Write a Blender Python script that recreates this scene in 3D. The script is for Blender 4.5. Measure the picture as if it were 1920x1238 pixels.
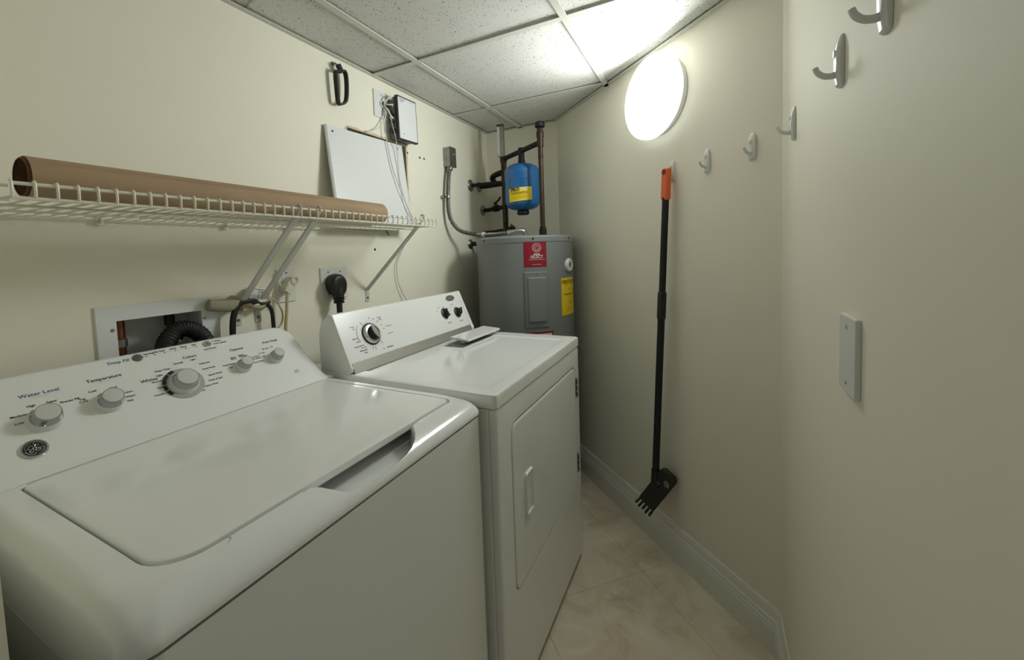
import bpy, bmesh, math, random
from mathutils import Vector as V, Matrix

for o in list(bpy.data.objects):
    bpy.data.objects.remove(o)
random.seed(7)
SC = bpy.context.scene
COL = SC.collection
PI = math.pi

# ------------------------------------------------------------------ camera
YAW, PITCH, ROLL = math.radians(26.9616), math.radians(-3.3098), math.radians(2.0836)
FPX, CX, CY = 768.924, 933.779, 518.737
fw = V((-math.sin(YAW)*math.cos(PITCH), math.cos(YAW)*math.cos(PITCH), math.sin(PITCH)))
rt = V((math.cos(YAW), math.sin(YAW), 0)); up = rt.cross(fw)
r2 = rt*math.cos(ROLL) - up*math.sin(ROLL)
u2 = rt*math.sin(ROLL) + up*math.cos(ROLL)
cam = bpy.data.cameras.new('camera'); camo = bpy.data.objects.new('camera', cam); COL.objects.link(camo)
camo.matrix_world = Matrix(((r2.x, u2.x, -fw.x, 1.2699), (r2.y, u2.y, -fw.y, -0.0835), (r2.z, u2.z, -fw.z, 1.2675), (0, 0, 0, 1)))
cam.sensor_width = 36; cam.sensor_fit = 'HORIZONTAL'
cam.lens = FPX/1920*36
cam.shift_x = (960-CX)/1920; cam.shift_y = (CY-619)/1920
cam.clip_start = 0.02
SC.camera = camo
# ------------------------------------------------------------------ world / exposure
w = bpy.data.worlds.new('world'); SC.world = w; w.use_nodes = True
w.node_tree.nodes['Background'].inputs[0].default_value = (1.0, 0.97, 0.90, 1)
w.node_tree.nodes['Background'].inputs[1].default_value = 0.10
SC.view_settings.view_transform = 'Standard'; SC.view_settings.look = 'None'
SC.view_settings.gamma = 1; SC.view_settings.use_curve_mapping = False
SC.view_settings.exposure = 0.42
LAMP_STRENGTH = 27.0      # the diffuser's face
RIM_STRENGTH = 1.6        # its rim, where less light leaks out

# ------------------------------------------------------------------ materials
def lin(c):
    return tuple(((x/255)/12.92 if x/255 <= .04045 else ((x/255+.055)/1.055)**2.4) for x in c)
MATS = {}
def mat(name, col, rough=.5, metal=0, bump=0, bscale=200, var=0, vscale=3, coat=0, emit=None, spec=.5, rvar=0):
    if name in MATS: return MATS[name]
    m = bpy.data.materials.new(name); m.use_nodes = True; nt = m.node_tree; b = nt.nodes['Principled BSDF']
    c = lin(col)
    b.inputs['Base Color'].default_value = (*c, 1); b.inputs['Roughness'].default_value = rough
    b.inputs['Metallic'].default_value = metal; b.inputs['Coat Weight'].default_value = coat
    b.inputs['Specular IOR Level'].default_value = spec
    tc = nt.nodes.new('ShaderNodeTexCoord')
    if var or rvar:
        n = nt.nodes.new('ShaderNodeTexNoise'); n.inputs['Scale'].default_value = vscale; n.inputs['Detail'].default_value = 5
        nt.links.new(tc.outputs['Object'], n.inputs['Vector'])
        if var:
            r = nt.nodes.new('ShaderNodeValToRGB')
            r.color_ramp.elements[0].position = .3; r.color_ramp.elements[1].position = .7
            r.color_ramp.elements[0].color = (*[max(0, x*(1-var)) for x in c], 1)
            r.color_ramp.elements[1].color = (*[min(1, x*(1+var)) for x in c], 1)
            nt.links.new(n.outputs['Fac'], r.inputs[0]); nt.links.new(r.outputs[0], b.inputs['Base Color'])
        if rvar:
            mr = nt.nodes.new('ShaderNodeMapRange'); mr.inputs[3].default_value = rough-rvar; mr.inputs[4].default_value = rough+rvar
            nt.links.new(n.outputs['Fac'], mr.inputs[0]); nt.links.new(mr.outputs[0], b.inputs['Roughness'])
    if bump:
        n = nt.nodes.new('ShaderNodeTexNoise'); n.inputs['Scale'].default_value = bscale; n.inputs['Detail'].default_value = 3
        nt.links.new(tc.outputs['Object'], n.inputs['Vector'])
        bp = nt.nodes.new('ShaderNodeBump'); bp.inputs['Strength'].default_value = bump; bp.inputs['Distance'].default_value = .002
        nt.links.new(n.outputs['Fac'], bp.inputs['Height']); nt.links.new(bp.outputs[0], b.inputs['Normal'])
    if emit:
        b.inputs['Emission Color'].default_value = (*emit[0], 1); b.inputs['Emission Strength'].default_value = emit[1]
    MATS[name] = m; return m

M_wall = mat('cream_wall_paint', (236, 232, 215), .68, spec=.3, bump=.03, bscale=160, var=.015, vscale=2)
M_trim = mat('white_trim_paint', (230, 230, 220), .3, var=.02)
M_tee = mat('ceiling_tee_paint', (206, 206, 194), .5, var=.03, vscale=6)
M_white = mat('white_enamel', (238, 240, 237), .16, coat=.3, rvar=.05, vscale=9)
M_white2 = mat('white_plastic', (222, 224, 220), .3)
M_console = mat('white_satin_plastic', (236, 238, 235), .27, bump=.05, bscale=900)
M_almond = mat('almond_plastic', (214, 208, 190), .4)
M_cord = mat('tan_cord', (190, 178, 140), .5)
M_wire = mat('white_vinyl_wire', (224, 222, 205), .4)
M_bracket = mat('grey_white_bracket_paint', (196, 197, 190), .45)
M_kraft = mat('kraft_paper', (166, 141, 110), .75, var=.08, vscale=8, bump=.1, bscale=60)
M_kraftin = mat('kraft_paper_inside', (96, 66, 42), .85, var=.1, vscale=10)
M_black = mat('black_plastic', (14, 14, 14), .4)
M_rubber = mat('black_rubber', (9, 9, 10), .6)
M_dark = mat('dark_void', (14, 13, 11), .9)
M_grey = mat('grey_enamel', (124, 129, 129), .38, var=.02, vscale=4)
M_greyd = mat('grey_plastic_dark', (92, 96, 96), .4)
M_chrome = mat('chrome', (205, 207, 208), .14, metal=1)
M_steel = mat('galvanised_steel', (150, 152, 148), .38, metal=1, var=.12, vscale=40)
M_copper = mat('aged_copper', (66, 56, 46), .5, metal=.75, var=.3, vscale=30)
M_copperb = mat('bright_copper', (128, 80, 54), .35, metal=.9, var=.15, vscale=25)
M_copperd = mat('dark_tarnished_copper', (38, 32, 27), .55, metal=.5, var=.25, vscale=30)
M_blue = mat('blue_enamel', (18, 98, 160), .25, coat=.3, var=.05, vscale=6)
M_yellow = mat('yellow_label', (240, 208, 30), .45)
M_red = mat('red_label', (140, 20, 44), .4)
M_ink = mat('black_ink', (22, 22, 24), .6)
M_inkg = mat('grey_ink', (110, 112, 114), .6)
M_inkb = mat('blue_ink', (58, 100, 150), .6)
M_inkw = mat('white_ink', (235, 228, 222), .6)
M_orange = mat('orange_plastic', (228, 104, 52), .45)
M_foam = mat('grey_foam', (150, 146, 124), .9, bump=.3, bscale=120)
M_darkgrey = mat('dark_grey_plastic', (34, 37, 33), .5)
M_bristle = mat('dark_bristle', (40, 38, 34), .6)
M_torn = mat('torn_drywall_paper', (206, 192, 158), .9, var=.08, vscale=40)
M_capwhite = mat('knob_cap_white', (205, 205, 200), .5)
M_clear = mat('silver_knob_ring', (165, 168, 168), .2, metal=.85)
M_lamp = mat('glowing_diffuser', (240, 240, 240), .5, emit=((.965, 1.0, .985), LAMP_STRENGTH))
M_lamprim = mat('glowing_diffuser_rim', (240, 240, 240), .5, emit=((.965, 1.0, .985), RIM_STRENGTH))
M_panelw = mat('white_sheet_metal', (222, 225, 224), .35, var=.015)
M_shadowgap = mat('seam_grey', (60, 60, 58), .7)

def mat_ceiling():
    m = bpy.data.materials.new('acoustic_tile'); m.use_nodes = True; nt = m.node_tree; b = nt.nodes['Principled BSDF']; L = nt.links.new
    tc = nt.nodes.new('ShaderNodeTexCoord')
    v = nt.nodes.new('ShaderNodeTexVoronoi'); v.inputs['Scale'].default_value = 165; v.feature = 'F1'; v.inputs['Randomness'].default_value = 1
    n = nt.nodes.new('ShaderNodeTexNoise'); n.inputs['Scale'].default_value = 90; n.inputs['Detail'].default_value = 2
    wv = nt.nodes.new('ShaderNodeVectorMath'); wv.operation = 'MULTIPLY_ADD'; wv.inputs[1].default_value = (.014, .014, .014)
    L(tc.outputs['Object'], n.inputs['Vector']); L(n.outputs['Color'], wv.inputs[0]); L(tc.outputs['Object'], wv.inputs[2]); L(wv.outputs[0], v.inputs['Vector'])
    # only some cells carry a fissure
    sep = nt.nodes.new('ShaderNodeSeparateColor'); L(v.outputs['Color'], sep.inputs[0])
    rad = nt.nodes.new('ShaderNodeMapRange'); rad.inputs[1].default_value = .38; rad.inputs[2].default_value = 1; rad.inputs[3].default_value = 0.0; rad.inputs[4].default_value = .37
    L(sep.outputs[0], rad.inputs[0])
    lt = nt.nodes.new('ShaderNodeMath'); lt.operation = 'SUBTRACT'; L(rad.outputs[0], lt.inputs[0]); L(v.outputs['Distance'], lt.inputs[1])
    hole = nt.nodes.new('ShaderNodeMapRange'); hole.inputs[1].default_value = -.06; hole.inputs[2].default_value = .06; L(lt.outputs[0], hole.inputs[0])
    n2 = nt.nodes.new('ShaderNodeTexNoise'); n2.inputs['Scale'].default_value = 4; L(tc.outputs['Object'], n2.inputs['Vector'])
    base = nt.nodes.new('ShaderNodeValToRGB'); base.color_ramp.elements[0].color = (*lin((204, 204, 197)), 1); base.color_ramp.elements[1].color = (*lin((220, 220, 214)), 1)
    L(n2.outputs['Fac'], base.inputs[0])
    mx = nt.nodes.new('ShaderNodeMix'); mx.data_type = 'RGBA'; L(hole.outputs[0], mx.inputs[0]); L(base.outputs[0], mx.inputs[6]); mx.inputs[7].default_value = (*lin((112, 110, 98)), 1)
    # old brown water stain beside the left wall
    mp = nt.nodes.new('ShaderNodeVectorMath'); mp.operation = 'DISTANCE'; mp.inputs[1].default_value = (.04, .735, 2.045)
    wob = nt.nodes.new('ShaderNodeTexNoise'); wob.inputs['Scale'].default_value = 22; L(tc.outputs['Object'], wob.inputs['Vector'])
    wadd = nt.nodes.new('ShaderNodeVectorMath'); wadd.operation = 'MULTIPLY_ADD'; wadd.inputs[1].default_value = (.06, .06, 0); L(wob.outputs['Color'], wadd.inputs[0]); L(tc.outputs['Object'], wadd.inputs[2])
    L(wadd.outputs[0], mp.inputs[0])
    sr = nt.nodes.new('ShaderNodeValToRGB'); e = sr.color_ramp.elements; e[0].position = .0; e[0].color = (.15, .15, .15, 1); e[1].position = .06; e[1].color = (0, 0, 0, 1)
    el = e.new(.042); el.color = (.28, .28, .28, 1); el = e.new(.05); el.color = (.8, .8, .8, 1)
    L(mp.outputs['Value'], sr.inputs[0])
    mx2 = nt.nodes.new('ShaderNodeMix'); mx2.data_type = 'RGBA'; L(sr.outputs[0], mx2.inputs[0]); L(mx.outputs[2], mx2.inputs[6]); mx2.inputs[7].default_value = (*lin((120, 104, 76)), 1)
    L(mx2.outputs[2], b.inputs['Base Color']); b.inputs['Roughness'].default_value = .9
    bp = nt.nodes.new('ShaderNodeBump'); bp.inputs['Strength'].default_value = .5; bp.inputs['Distance'].default_value = .002; bp.invert = True
    L(hole.outputs[0], bp.inputs['Height']); L(bp.outputs[0], b.inputs['Normal'])
    return m
M_conduit = mat('dull_conduit_steel', (126, 126, 120), .42, metal=.9, var=.12, vscale=60)
M_tile = mat_ceiling()

def mat_floor():
    m = bpy.data.materials.new('beige_stone_tile'); m.use_nodes = True; nt = m.node_tree; b = nt.nodes['Principled BSDF']; L = nt.links.new
    tc = nt.nodes.new('ShaderNodeTexCoord')
    n = nt.nodes.new('ShaderNodeTexNoise'); n.inputs['Scale'].default_value = 4.5; n.inputs['Detail'].default_value = 8; n.inputs['Roughness'].default_value = .62; n.inputs['Distortion'].default_value = 1.2
    L(tc.outputs['Object'], n.inputs['Vector'])
    r = nt.nodes.new('ShaderNodeValToRGB'); e = r.color_ramp.elements
    e[0].position = .28; e[0].color = (*lin((200, 187, 164)), 1); e[1].position = .72; e[1].color = (*lin((240, 231, 212)), 1)
    k = e.new(.5); k.color = (*lin((226, 214, 192)), 1)
    L(n.outputs['Fac'], r.inputs[0])
    n2 = nt.nodes.new('ShaderNodeTexNoise'); n2.inputs['Scale'].default_value = 3.2; n2.inputs['Detail'].default_value = 7; n2.inputs['Roughness'].default_value = .7; n2.inputs['Distortion'].default_value = .8
    mp = nt.nodes.new('ShaderNodeMapping'); mp.inputs['Rotation'].default_value = (0, 0, .5); mp.inputs['Scale'].default_value = (1, 2.6, 1)
    L(tc.outputs['Object'], mp.inputs[0]); L(mp.outputs[0], n2.inputs['Vector'])
    vr = nt.nodes.new('ShaderNodeValToRGB'); e = vr.color_ramp.elements; e[0].position = .56; e[0].color = (0, 0, 0, 1); e[1].position = .72; e[1].color = (.5, .5, .5, 1)
    L(n2.outputs['Fac'], vr.inputs[0])
    mx = nt.nodes.new('ShaderNodeMix'); mx.data_type = 'RGBA'; L(vr.outputs[0], mx.inputs[0]); L(r.outputs[0], mx.inputs[6]); mx.inputs[7].default_value = (*lin((168, 148, 118)), 1)
    L(mx.outputs[2], b.inputs['Base Color']); b.inputs['Roughness'].default_value = .2; b.inputs['Specular IOR Level'].default_value = .85
    return m
M_floor = mat_floor()
M_grout = mat('grout', (190, 176, 152), .85)

# ------------------------------------------------------------------ mesh builder
class MB:
    def __init__(s): s.v = []; s.f = []
    def add(s, vs, fs):
        k = len(s.v); s.v += [V(p) for p in vs]; s.f += [tuple(i+k for i in f) for f in fs]; return s
    def box(s, a, b):
        x0, y0, z0 = a; x1, y1, z1 = b
        return s.add([(x0,y0,z0),(x1,y0,z0),(x1,y1,z0),(x0,y1,z0),(x0,y0,z1),(x1,y0,z1),(x1,y1,z1),(x0,y1,z1)],
                     [(0,3,2,1),(4,5,6,7),(0,1,5,4),(1,2,6,5),(2,3,7,6),(3,0,4,7)])
    def quad(s, *p): return s.add(p, [tuple(range(len(p)))])
    def loft(s, rings, cap0=True, cap1=True, closed=True):
        n = len(rings[0]); vs = [p for r in rings for p in r]; fs = []
        for i in range(len(rings)-1):
            for j in range(n if closed else n-1):
                a, b = i*n+j, i*n+(j+1) % n
                fs.append((a, b, b+n, a+n))
        if cap0: fs.append(tuple(reversed(range(n))))
        if cap1: fs.append(tuple(range((len(rings)-1)*n, len(rings)*n)))
        return s.add(vs, fs)
    def tube(s, path, r, n=8, caps=True):
        path = [V(p) for p in path]; rs = r if isinstance(r, (list, tuple)) else [r]*len(path); rings = []
        t0 = (path[1]-path[0]).normalized(); a = t0.orthogonal().normalized()
        for i, p in enumerate(path):
            t = (path[min(i+1, len(path)-1)]-path[max(i-1, 0)]).normalized()
            a = (a - t*a.dot(t)).normalized(); b = t.cross(a)
            rings.append([p + (a*math.cos(2*PI*k/n)+b*math.sin(2*PI*k/n))*rs[i] for k in range(n)])
        return s.loft(rings, caps, caps)
    def lathe(s, prof, o, axis, n=28, caps=True):
        axis = V(axis).normalized(); a = axis.orthogonal().normalized(); b = axis.cross(a); o = V(o)
        return s.loft([[o+axis*h+(a*math.cos(2*PI*k/n)+b*math.sin(2*PI*k/n))*max(r, 1e-5) for k in range(n)] for r, h in prof], caps, caps)
    def slab(s, o, ex, ey, en, w, h, t, r=.004, bev=.0015, nc=5):
        """rounded rectangle slab centred on o (its back face), ex/ey in plane, en the outward normal"""
        o, ex, ey, en = V(o), V(ex).normalized(), V(ey).normalized(), V(en).normalized()
        def ring(ins, hh):
            return [o+ex*x+ey*y+en*hh for x, y in rrect(-w/2+ins, w/2-ins, -h/2+ins, h/2-ins, max(r-ins, .0002), nc)]
        return s.loft([ring(0, 0), ring(0, t-bev), ring(bev*.3, t-bev*.3), ring(bev, t)])
def rrect(x0, x1, y0, y1, r, nc=5, ns=0):
    """counter-clockwise rounded rectangle; nc segments per corner, ns extra points per side; r may be one radius or four"""
    R = r if isinstance(r, (tuple, list)) else (r, r, r, r)
    pts = []; C = [(x1-R[0], y0+R[0], -PI/2), (x1-R[1], y1-R[1], 0), (x0+R[2], y1-R[2], PI/2), (x0+R[3], y0+R[3], PI)]
    for i, (cx, cy, a) in enumerate(C):
        arc = [(cx+R[i]*math.cos(a+PI/2*k/nc), cy+R[i]*math.sin(a+PI/2*k/nc)) for k in range(nc+1)]
        pts += arc
        if ns:
            n_ = (i+1) % 4; nx, ny, na = C[n_]; q = (nx+R[n_]*math.cos(na), ny+R[n_]*math.sin(na)); p = arc[-1]
            pts += [(p[0]+(q[0]-p[0])*k/(ns+1), p[1]+(q[1]-p[1])*k/(ns+1)) for k in range(1, ns+1)]
    return pts
def spline(pts, n=8):
    P = [V(p) for p in pts]; out = []
    for i in range(len(P)-1):
        a, b, c, d = P[max(i-1, 0)], P[i], P[i+1], P[min(i+2, len(P)-1)]
        for k in range(n):
            t = k/n
            out.append(.5*((2*b)+(c-a)*t+(2*a-5*b+4*c-d)*t*t+(3*b-a-3*c+d)*t**3))
    out.append(P[-1]); return out

def finish(me, m, angle=35):
    bm = bmesh.new(); bm.from_mesh(me); bmesh.ops.recalc_face_normals(bm, faces=bm.faces[:]); bm.to_mesh(me); bm.free()
    me.materials.append(m)
    me.shade_smooth(); me.set_sharp_from_angle(angle=math.radians(angle))
def obj(name, mb, m, parent=None, origin=None, angle=35, label=None, wn=True):
    """one mesh object; vertices are given in world space (or in the thing's own space when the thing is marked local)"""
    root = parent
    while root is not None and root.parent is not None: root = root.parent
    if parent is not None:
        off = V((0, 0, 0)) if root.get('_local') else root.location.copy()
    else: off = V(origin) if origin is not None else V((0, 0, 0))
    me = bpy.data.meshes.new(name)
    me.from_pydata([p-off for p in mb.v], [], mb.f); me.update()
    finish(me, m, angle)
    o = bpy.data.objects.new(name, me); COL.objects.link(o)
    if wn:
        md = o.modifiers.new('weighted', 'WEIGHTED_NORMAL'); md.keep_sharp = True; md.weight = 50
    if parent is not None: o.parent = parent
    else: o.location = off
    if label: o['label'] = label
    return o
def thing(name, label, cat, loc=(0, 0, 0), rotz=0, group=None, local=False):
    o = bpy.data.objects.new(name, None); COL.objects.link(o); o.empty_display_size = .05
    o.location = loc; o.rotation_euler = (0, 0, rotz); o['label'] = label; o['category'] = cat
    if group: o['group'] = group
    if local: o['_local'] = 1
    return o
def tag(o, label, cat, group=None):
    o['label'] = label; o['category'] = cat
    if group: o['group'] = group
    return o
def struct(name, mb, m, parent=None, **k):
    o = obj(name, mb, m, parent, **k)
    if parent is None: o['kind'] = 'structure'
    return o
def text_mb(txt, o, ex, ey, size, align='CENTER', bold=0, wrap=None, off=.0004, fx=1.0):
    """flat lettering as geometry; wrap=(cx,cy,r) bends it round a vertical cylinder"""
    cu = bpy.data.curves.new('t', 'FONT'); cu.body = txt; cu.size = 1; cu.align_x = align; cu.align_y = 'CENTER'; cu.resolution_u = 2; cu.offset = bold; cu.fill_mode = 'FRONT'
    to = bpy.data.objects.new('t', cu); COL.objects.link(to)
    dg = bpy.context.evaluated_depsgraph_get(); dg.update()
    me = bpy.data.meshes.new_from_object(to.evaluated_get(dg))
    o, ex, ey = V(o), V(ex).normalized(), V(ey).normalized(); en = ex.cross(ey)
    mb = MB(); vs = []
    for vv in me.vertices:
        p = o+ex*vv.co.x*size*fx+ey*vv.co.y*size+en*off
        if wrap:
            cx, cy, r = wrap; a0 = math.atan2(o.y-cy, o.x-cx); d = (ex*vv.co.x*size*fx+ey*vv.co.y*size); arc = math.hypot(d.x, d.y)*(1 if d.dot(V((-math.sin(a0), math.cos(a0), 0))) > 0 else -1)
            a = a0+arc/r; p = V((cx+(r+off)*math.cos(a), cy+(r+off)*math.sin(a), o.z+d.z))
        vs.append(p)
    mb.add(vs, [tuple(p.vertices) for p in me.polygons])
    bpy.data.objects.remove(to); bpy.data.curves.remove(cu); bpy.data.meshes.remove(me)
    return mb
def merge(*mbs):
    r = MB()
    for m in mbs: r.add(m.v, m.f)
    return r
def copy_tree(o, loc, rotz=None, parent=None):
    c = o.copy(); COL.objects.link(c)
    if parent is not None: c.parent = parent
    else:
        c.location = loc
        if rotz is not None: c.rotation_euler = (0, 0, rotz)
    for ch in list(o.children): copy_tree(ch, None, None, c)
    return c

# ------------------------------------------------------------------ the room
H, D = 2.0396, 2.3184
XR, YC, XB = 1.4658, 1.3430, .4784          # right wall, bend in the right wall, back wall's right end
G1, G2, R0, R1, R2 = .2446, .8540, .678, 1.2879, 1.9080
A, B = V((XB, D, 0)), V((XR, YC, 0)); LT = (B-A).normalized(); LN = V((LT.y, -LT.x, 0))   # angled wall: along, normal into the room
def lw(s, z, off=0): return A+LT*s+LN*off+V((0, 0, z))
LL = (B-A).length
YE = -.9

# left wall with the two holes cut through it
holes = [(.358, .574, .95, 1.14), (1.135, 1.492, 1.44, 1.788)]
ys = sorted({-.1, D+.1} | {h[0] for h in holes} | {h[1] for h in holes}); zs = sorted({0, H+.12} | {h[2] for h in holes} | {h[3] for h in holes})
mb = MB()
for i in range(len(ys)-1):
    for j in range(len(zs)-1):
        yc, zc = (ys[i]+ys[i+1])/2, (zs[j]+zs[j+1])/2
        if any(h[0] < yc < h[1] and h[2] < zc < h[3] for h in holes): continue
        mb.box((-.1, ys[i], zs[j]), (0, ys[i+1], zs[j+1]))
wall_left = struct('wall_left', mb, M_wall)
# torn paper edge round the rough opening, dark cavity behind it
mb = MB()
y0, y1, z0, z1 = holes[1]
rnd = random.Random(3)
def ragged(p, q, nrm, wmin, wmax, n=14):
    p, q, nrm = V(p), V(q), V(nrm)
    for k in range(n):
        a, b = p+(q-p)*k/n, p+(q-p)*(k+1)/n; wa, wb = rnd.uniform(wmin, wmax), rnd.uniform(wmin, wmax)
        mb.add([a, b, b+nrm*wb, a+nrm*wa, a+V((.0012, 0, 0)), b+V((.0012, 0, 0)), b+nrm*wb+V((.0006, 0, 0)), a+nrm*wa+V((.0006, 0, 0))],
               [(4, 5, 6, 7), (0, 1, 5, 4), (1, 2, 6, 5), (2, 3, 7, 6), (3, 0, 4, 7)])
ragged((.0002, y0, z1), (.0002, y1+.012, z1), (0, 0, 1), .006, .014)
ragged((.0002, y1, z0), (.0002, y1, z1), (0, 1, 0), .008, .014)
ragged((.0002, y0, z0), (.0002, y0, z1), (0, -1, 0), .004, .01)
obj('torn_drywall_edge', mb, M_torn, wall_left)
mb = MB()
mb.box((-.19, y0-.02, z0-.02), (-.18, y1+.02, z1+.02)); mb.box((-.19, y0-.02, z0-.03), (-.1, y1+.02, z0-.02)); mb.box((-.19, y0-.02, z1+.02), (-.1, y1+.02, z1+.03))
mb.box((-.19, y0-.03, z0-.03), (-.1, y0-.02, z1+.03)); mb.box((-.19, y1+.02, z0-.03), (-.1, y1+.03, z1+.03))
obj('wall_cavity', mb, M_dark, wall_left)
for (y, z) in [(1.600, 1.755), (1.635, 1.756), (1.255, 1.301), (1.505, 1.76)]:
    obj('plug_hole', MB().lathe([(.0055, .0), (.0055, .0008), (.004, .0012)], (0, y, z), (1, 0, 0), 12), M_dark, wall_left)

struct('wall_back', MB().box((-.1, D, 0), (XB+.14, D+.1, H+.12)), M_wall)
t = .1
mb = MB(); a0, b0 = A-LT*.0, B
mb.add([a0, b0, b0-LN*t, a0-LN*t, *[p+V((0, 0, H+.12)) for p in (a0, b0, b0-LN*t, a0-LN*t)]],
       [(0, 3, 2, 1), (4, 5, 6, 7), (0, 1, 5, 4), (1, 2, 6, 5), (2, 3, 7, 6), (3, 0, 4, 7)])
struct('wall_angled', mb, M_wall)
struct('wall_right', MB().box((XR, YE, 0), (XR+.1, YC, H+.12)), M_wall)
struct('wall_front', MB().box((0, -.1, 0), (.725, .02, H+.12)), M_wall)

# floor: bedding slab, stone tiles laid diagonally
floor = struct('floor', MB().box((-.3, YE, -.06), (XR+.15, D+.15, -.004)), M_grout)
def clip(poly, nx, ny, d):
    out = []
    for i in range(len(poly)):
        p, q = poly[i], poly[(i+1) % len(poly)]; a, b = p[0]*nx+p[1]*ny-d, q[0]*nx+q[1]*ny-d
        if a <= 0: out.append(p)
        if a*b < 0: t_ = a/(a-b); out.append((p[0]+(q[0]-p[0])*t_, p[1]+(q[1]-p[1])*t_))
    return out
def room_clip(poly, m=0.0, y_lo=YE):
    poly = clip(poly, -1, 0, -m); poly = clip(poly, 1, 0, XR-m); poly = clip(poly, 0, 1, D-m); poly = clip(poly, 0, -1, -y_lo) if poly else poly
    if poly: poly = clip(poly, -LN.x, -LN.y, -(A.x*LN.x+A.y*LN.y)-m)
    return poly
def prism(poly, z0, z1):
    n = len(poly)
    return MB().add([(x, y, z0) for x, y in poly]+[(x, y, z1) for x, y in poly],
                    [tuple(reversed(range(n))), tuple(range(n, 2*n))]+[(i, (i+1) % n, n+(i+1) % n, n+i) for i in range(n)])
def shrink(poly, cx, cy, d): return poly
TS = .4572; ca = math.sqrt(.5)
for i in range(-6, 8):
    for j in range(-6, 8):
        # a = (x-y)/sqrt2 , b = (x+y)/sqrt2 ; joints pass x-y=-0.484 and x+y=2.566
        a0_, b0_ = -.484*ca+i*TS, 2.566*ca+j*TS; g = .0005
        c = [(a0_+g, b0_+g), (a0_+TS-g, b0_+g), (a0_+TS-g, b0_+TS-g), (a0_+g, b0_+TS-g)]
        poly = [((a+b)*ca, (b-a)*ca) for a, b in c]
        poly = room_clip(poly, .001)
        if len(poly) >= 3 and max(p[0] for p in poly) > .7: obj('floor_tile', prism(poly, -.008, 0), M_floor, floor)

# ceiling: plenum deck, lay-in tiles, tee grid, wall angle
ceiling = struct('ceiling', MB().add(*(lambda p: (p.v, p.f))(prism([(-.1, -.2), (XR+.1, -.2), (XR+.1, D+.1), (-.1, D+.1)], H+.075, H+.1))), M_wall)
xs_ = [0, G1, G2, XR]; ys_ = [-.55, .0684, R0, R1, R2, D]
for i in range(3):
    for j in range(5):
        poly = room_clip([(xs_[i]+.002, ys_[j]+.002), (xs_[i+1]-.002, ys_[j]+.002), (xs_[i+1]-.002, ys_[j+1]-.002), (xs_[i]+.002, ys_[j+1]-.002)], .002, -.1)
        if len(poly) >= 3: obj('ceiling_tile', prism(poly, H+.007+.001*((i*2+j) % 3), H+.024), M_tile, ceiling)
TW = .012
for x in (G1, G2):
    ye = D if x < XB else D-(x-XB)*(D-YC)/(XR-XB)
    obj('main_tee', MB().box((x-TW, -.1, H-.001), (x+TW, ye, H+.003)).box((x-.001, -.1, H+.003), (x+.001, ye, H+.035)), M_tee, ceiling)
for y in (.0684, R0, R1, R2):
    xe = XR if y < YC else XB+(D-y)*(XR-XB)/(D-YC)
    xx = [0, G1, G2, xe]
    for k in range(3):
        if xx[k+1]-xx[k] > .05:
            obj('cross_tee', MB().box((xx[k]+(TW if k else 0), y-TW, H-.0006), (xx[k+1]-(TW if k < 2 else 0), y+TW, H+.003)), M_tee, ceiling)
WA = .019
struct('trim_1', MB().box((0, -.1, H-.001), (WA, D, H+.002)).box((0, -.1, H+.0), (.0012, D, H+.02)), M_tee)
struct('trim_2', MB().box((WA, D-WA, H-.001), (XB-.005, D, H+.002)), M_tee)
q = [lw(0.01, H-.001), lw(LL, H-.001), lw(LL-.008, H-.001, WA), lw(.02, H-.001, WA)]
struct('trim_3', MB().add(q+[p+V((0, 0, .003)) for p in q], [(0, 3, 2, 1), (4, 5, 6, 7), (0, 1, 5, 4), (1, 2, 6, 5), (2, 3, 7, 6), (3, 0, 4, 7)]), M_tee)
struct('trim_4', MB().box((XR-WA, -.1, H-.001), (XR, YC-.02, H+.002)), M_tee)

# baseboards: moulded profile (offset, height)
BP = [(0, 0), (.016, 0), (.016, .082), (.0145, .086), (.0145, .094), (.0125, .098), (.012, .108), (.0085, .115), (.0075, .128), (.0055, .137), (.004, .1445), (.0, .1462)]
def baseboard(name, p, q, n, e0=0, e1=0):
    p, q, n = V(p), V(q), V(n); d = (q-p).normalized()
    return struct(name, MB().loft([[p+n*o+d*(e0*o)+V((0, 0, z)) for o, z in BP], [q+n*o+d*(e1*o)+V((0, 0, z)) for o, z in BP]]), M_trim, angle=20)
ang = .394   # tan of half the bend
baseboard('baseboard_angled', lw(.02, 0), lw(LL, 0), LN, 0, -ang)
baseboard('baseboard_right', (XR, YC, 0), (XR, YE, 0), (-1, 0, 0), ang, 0)
baseboard('baseboard_back', (0.02, D, 0), (XB, D, 0), (0, -1, 0))

# ------------------------------------------------------------------ wall lamp
lc = lw(.893, 1.852)
lamp = thing('wall_lamp', 'round glowing white disc lamp on the angled wall under the ceiling', 'lamp', lc)
obj('base', MB().lathe([(.142, .0005), (.145, .004), (.146, .028), (.14, .03)], lc, LN, 64), M_white2, lamp)
df_ = obj('diffuser', MB().lathe([(.1560, .0520), (.1545, .0530), (.12, .0534), (.06, .0537), (.001, .0538)], lc, LN, 72), M_lamp, lamp)
obj('diffuser_rim', MB().lathe([(.14, .030), (.155, .031), (.159, .036), (.159, .048), (.158, .0515), (.1560, .0520)], lc, LN, 72, caps=False), M_lamprim, df_)

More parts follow.
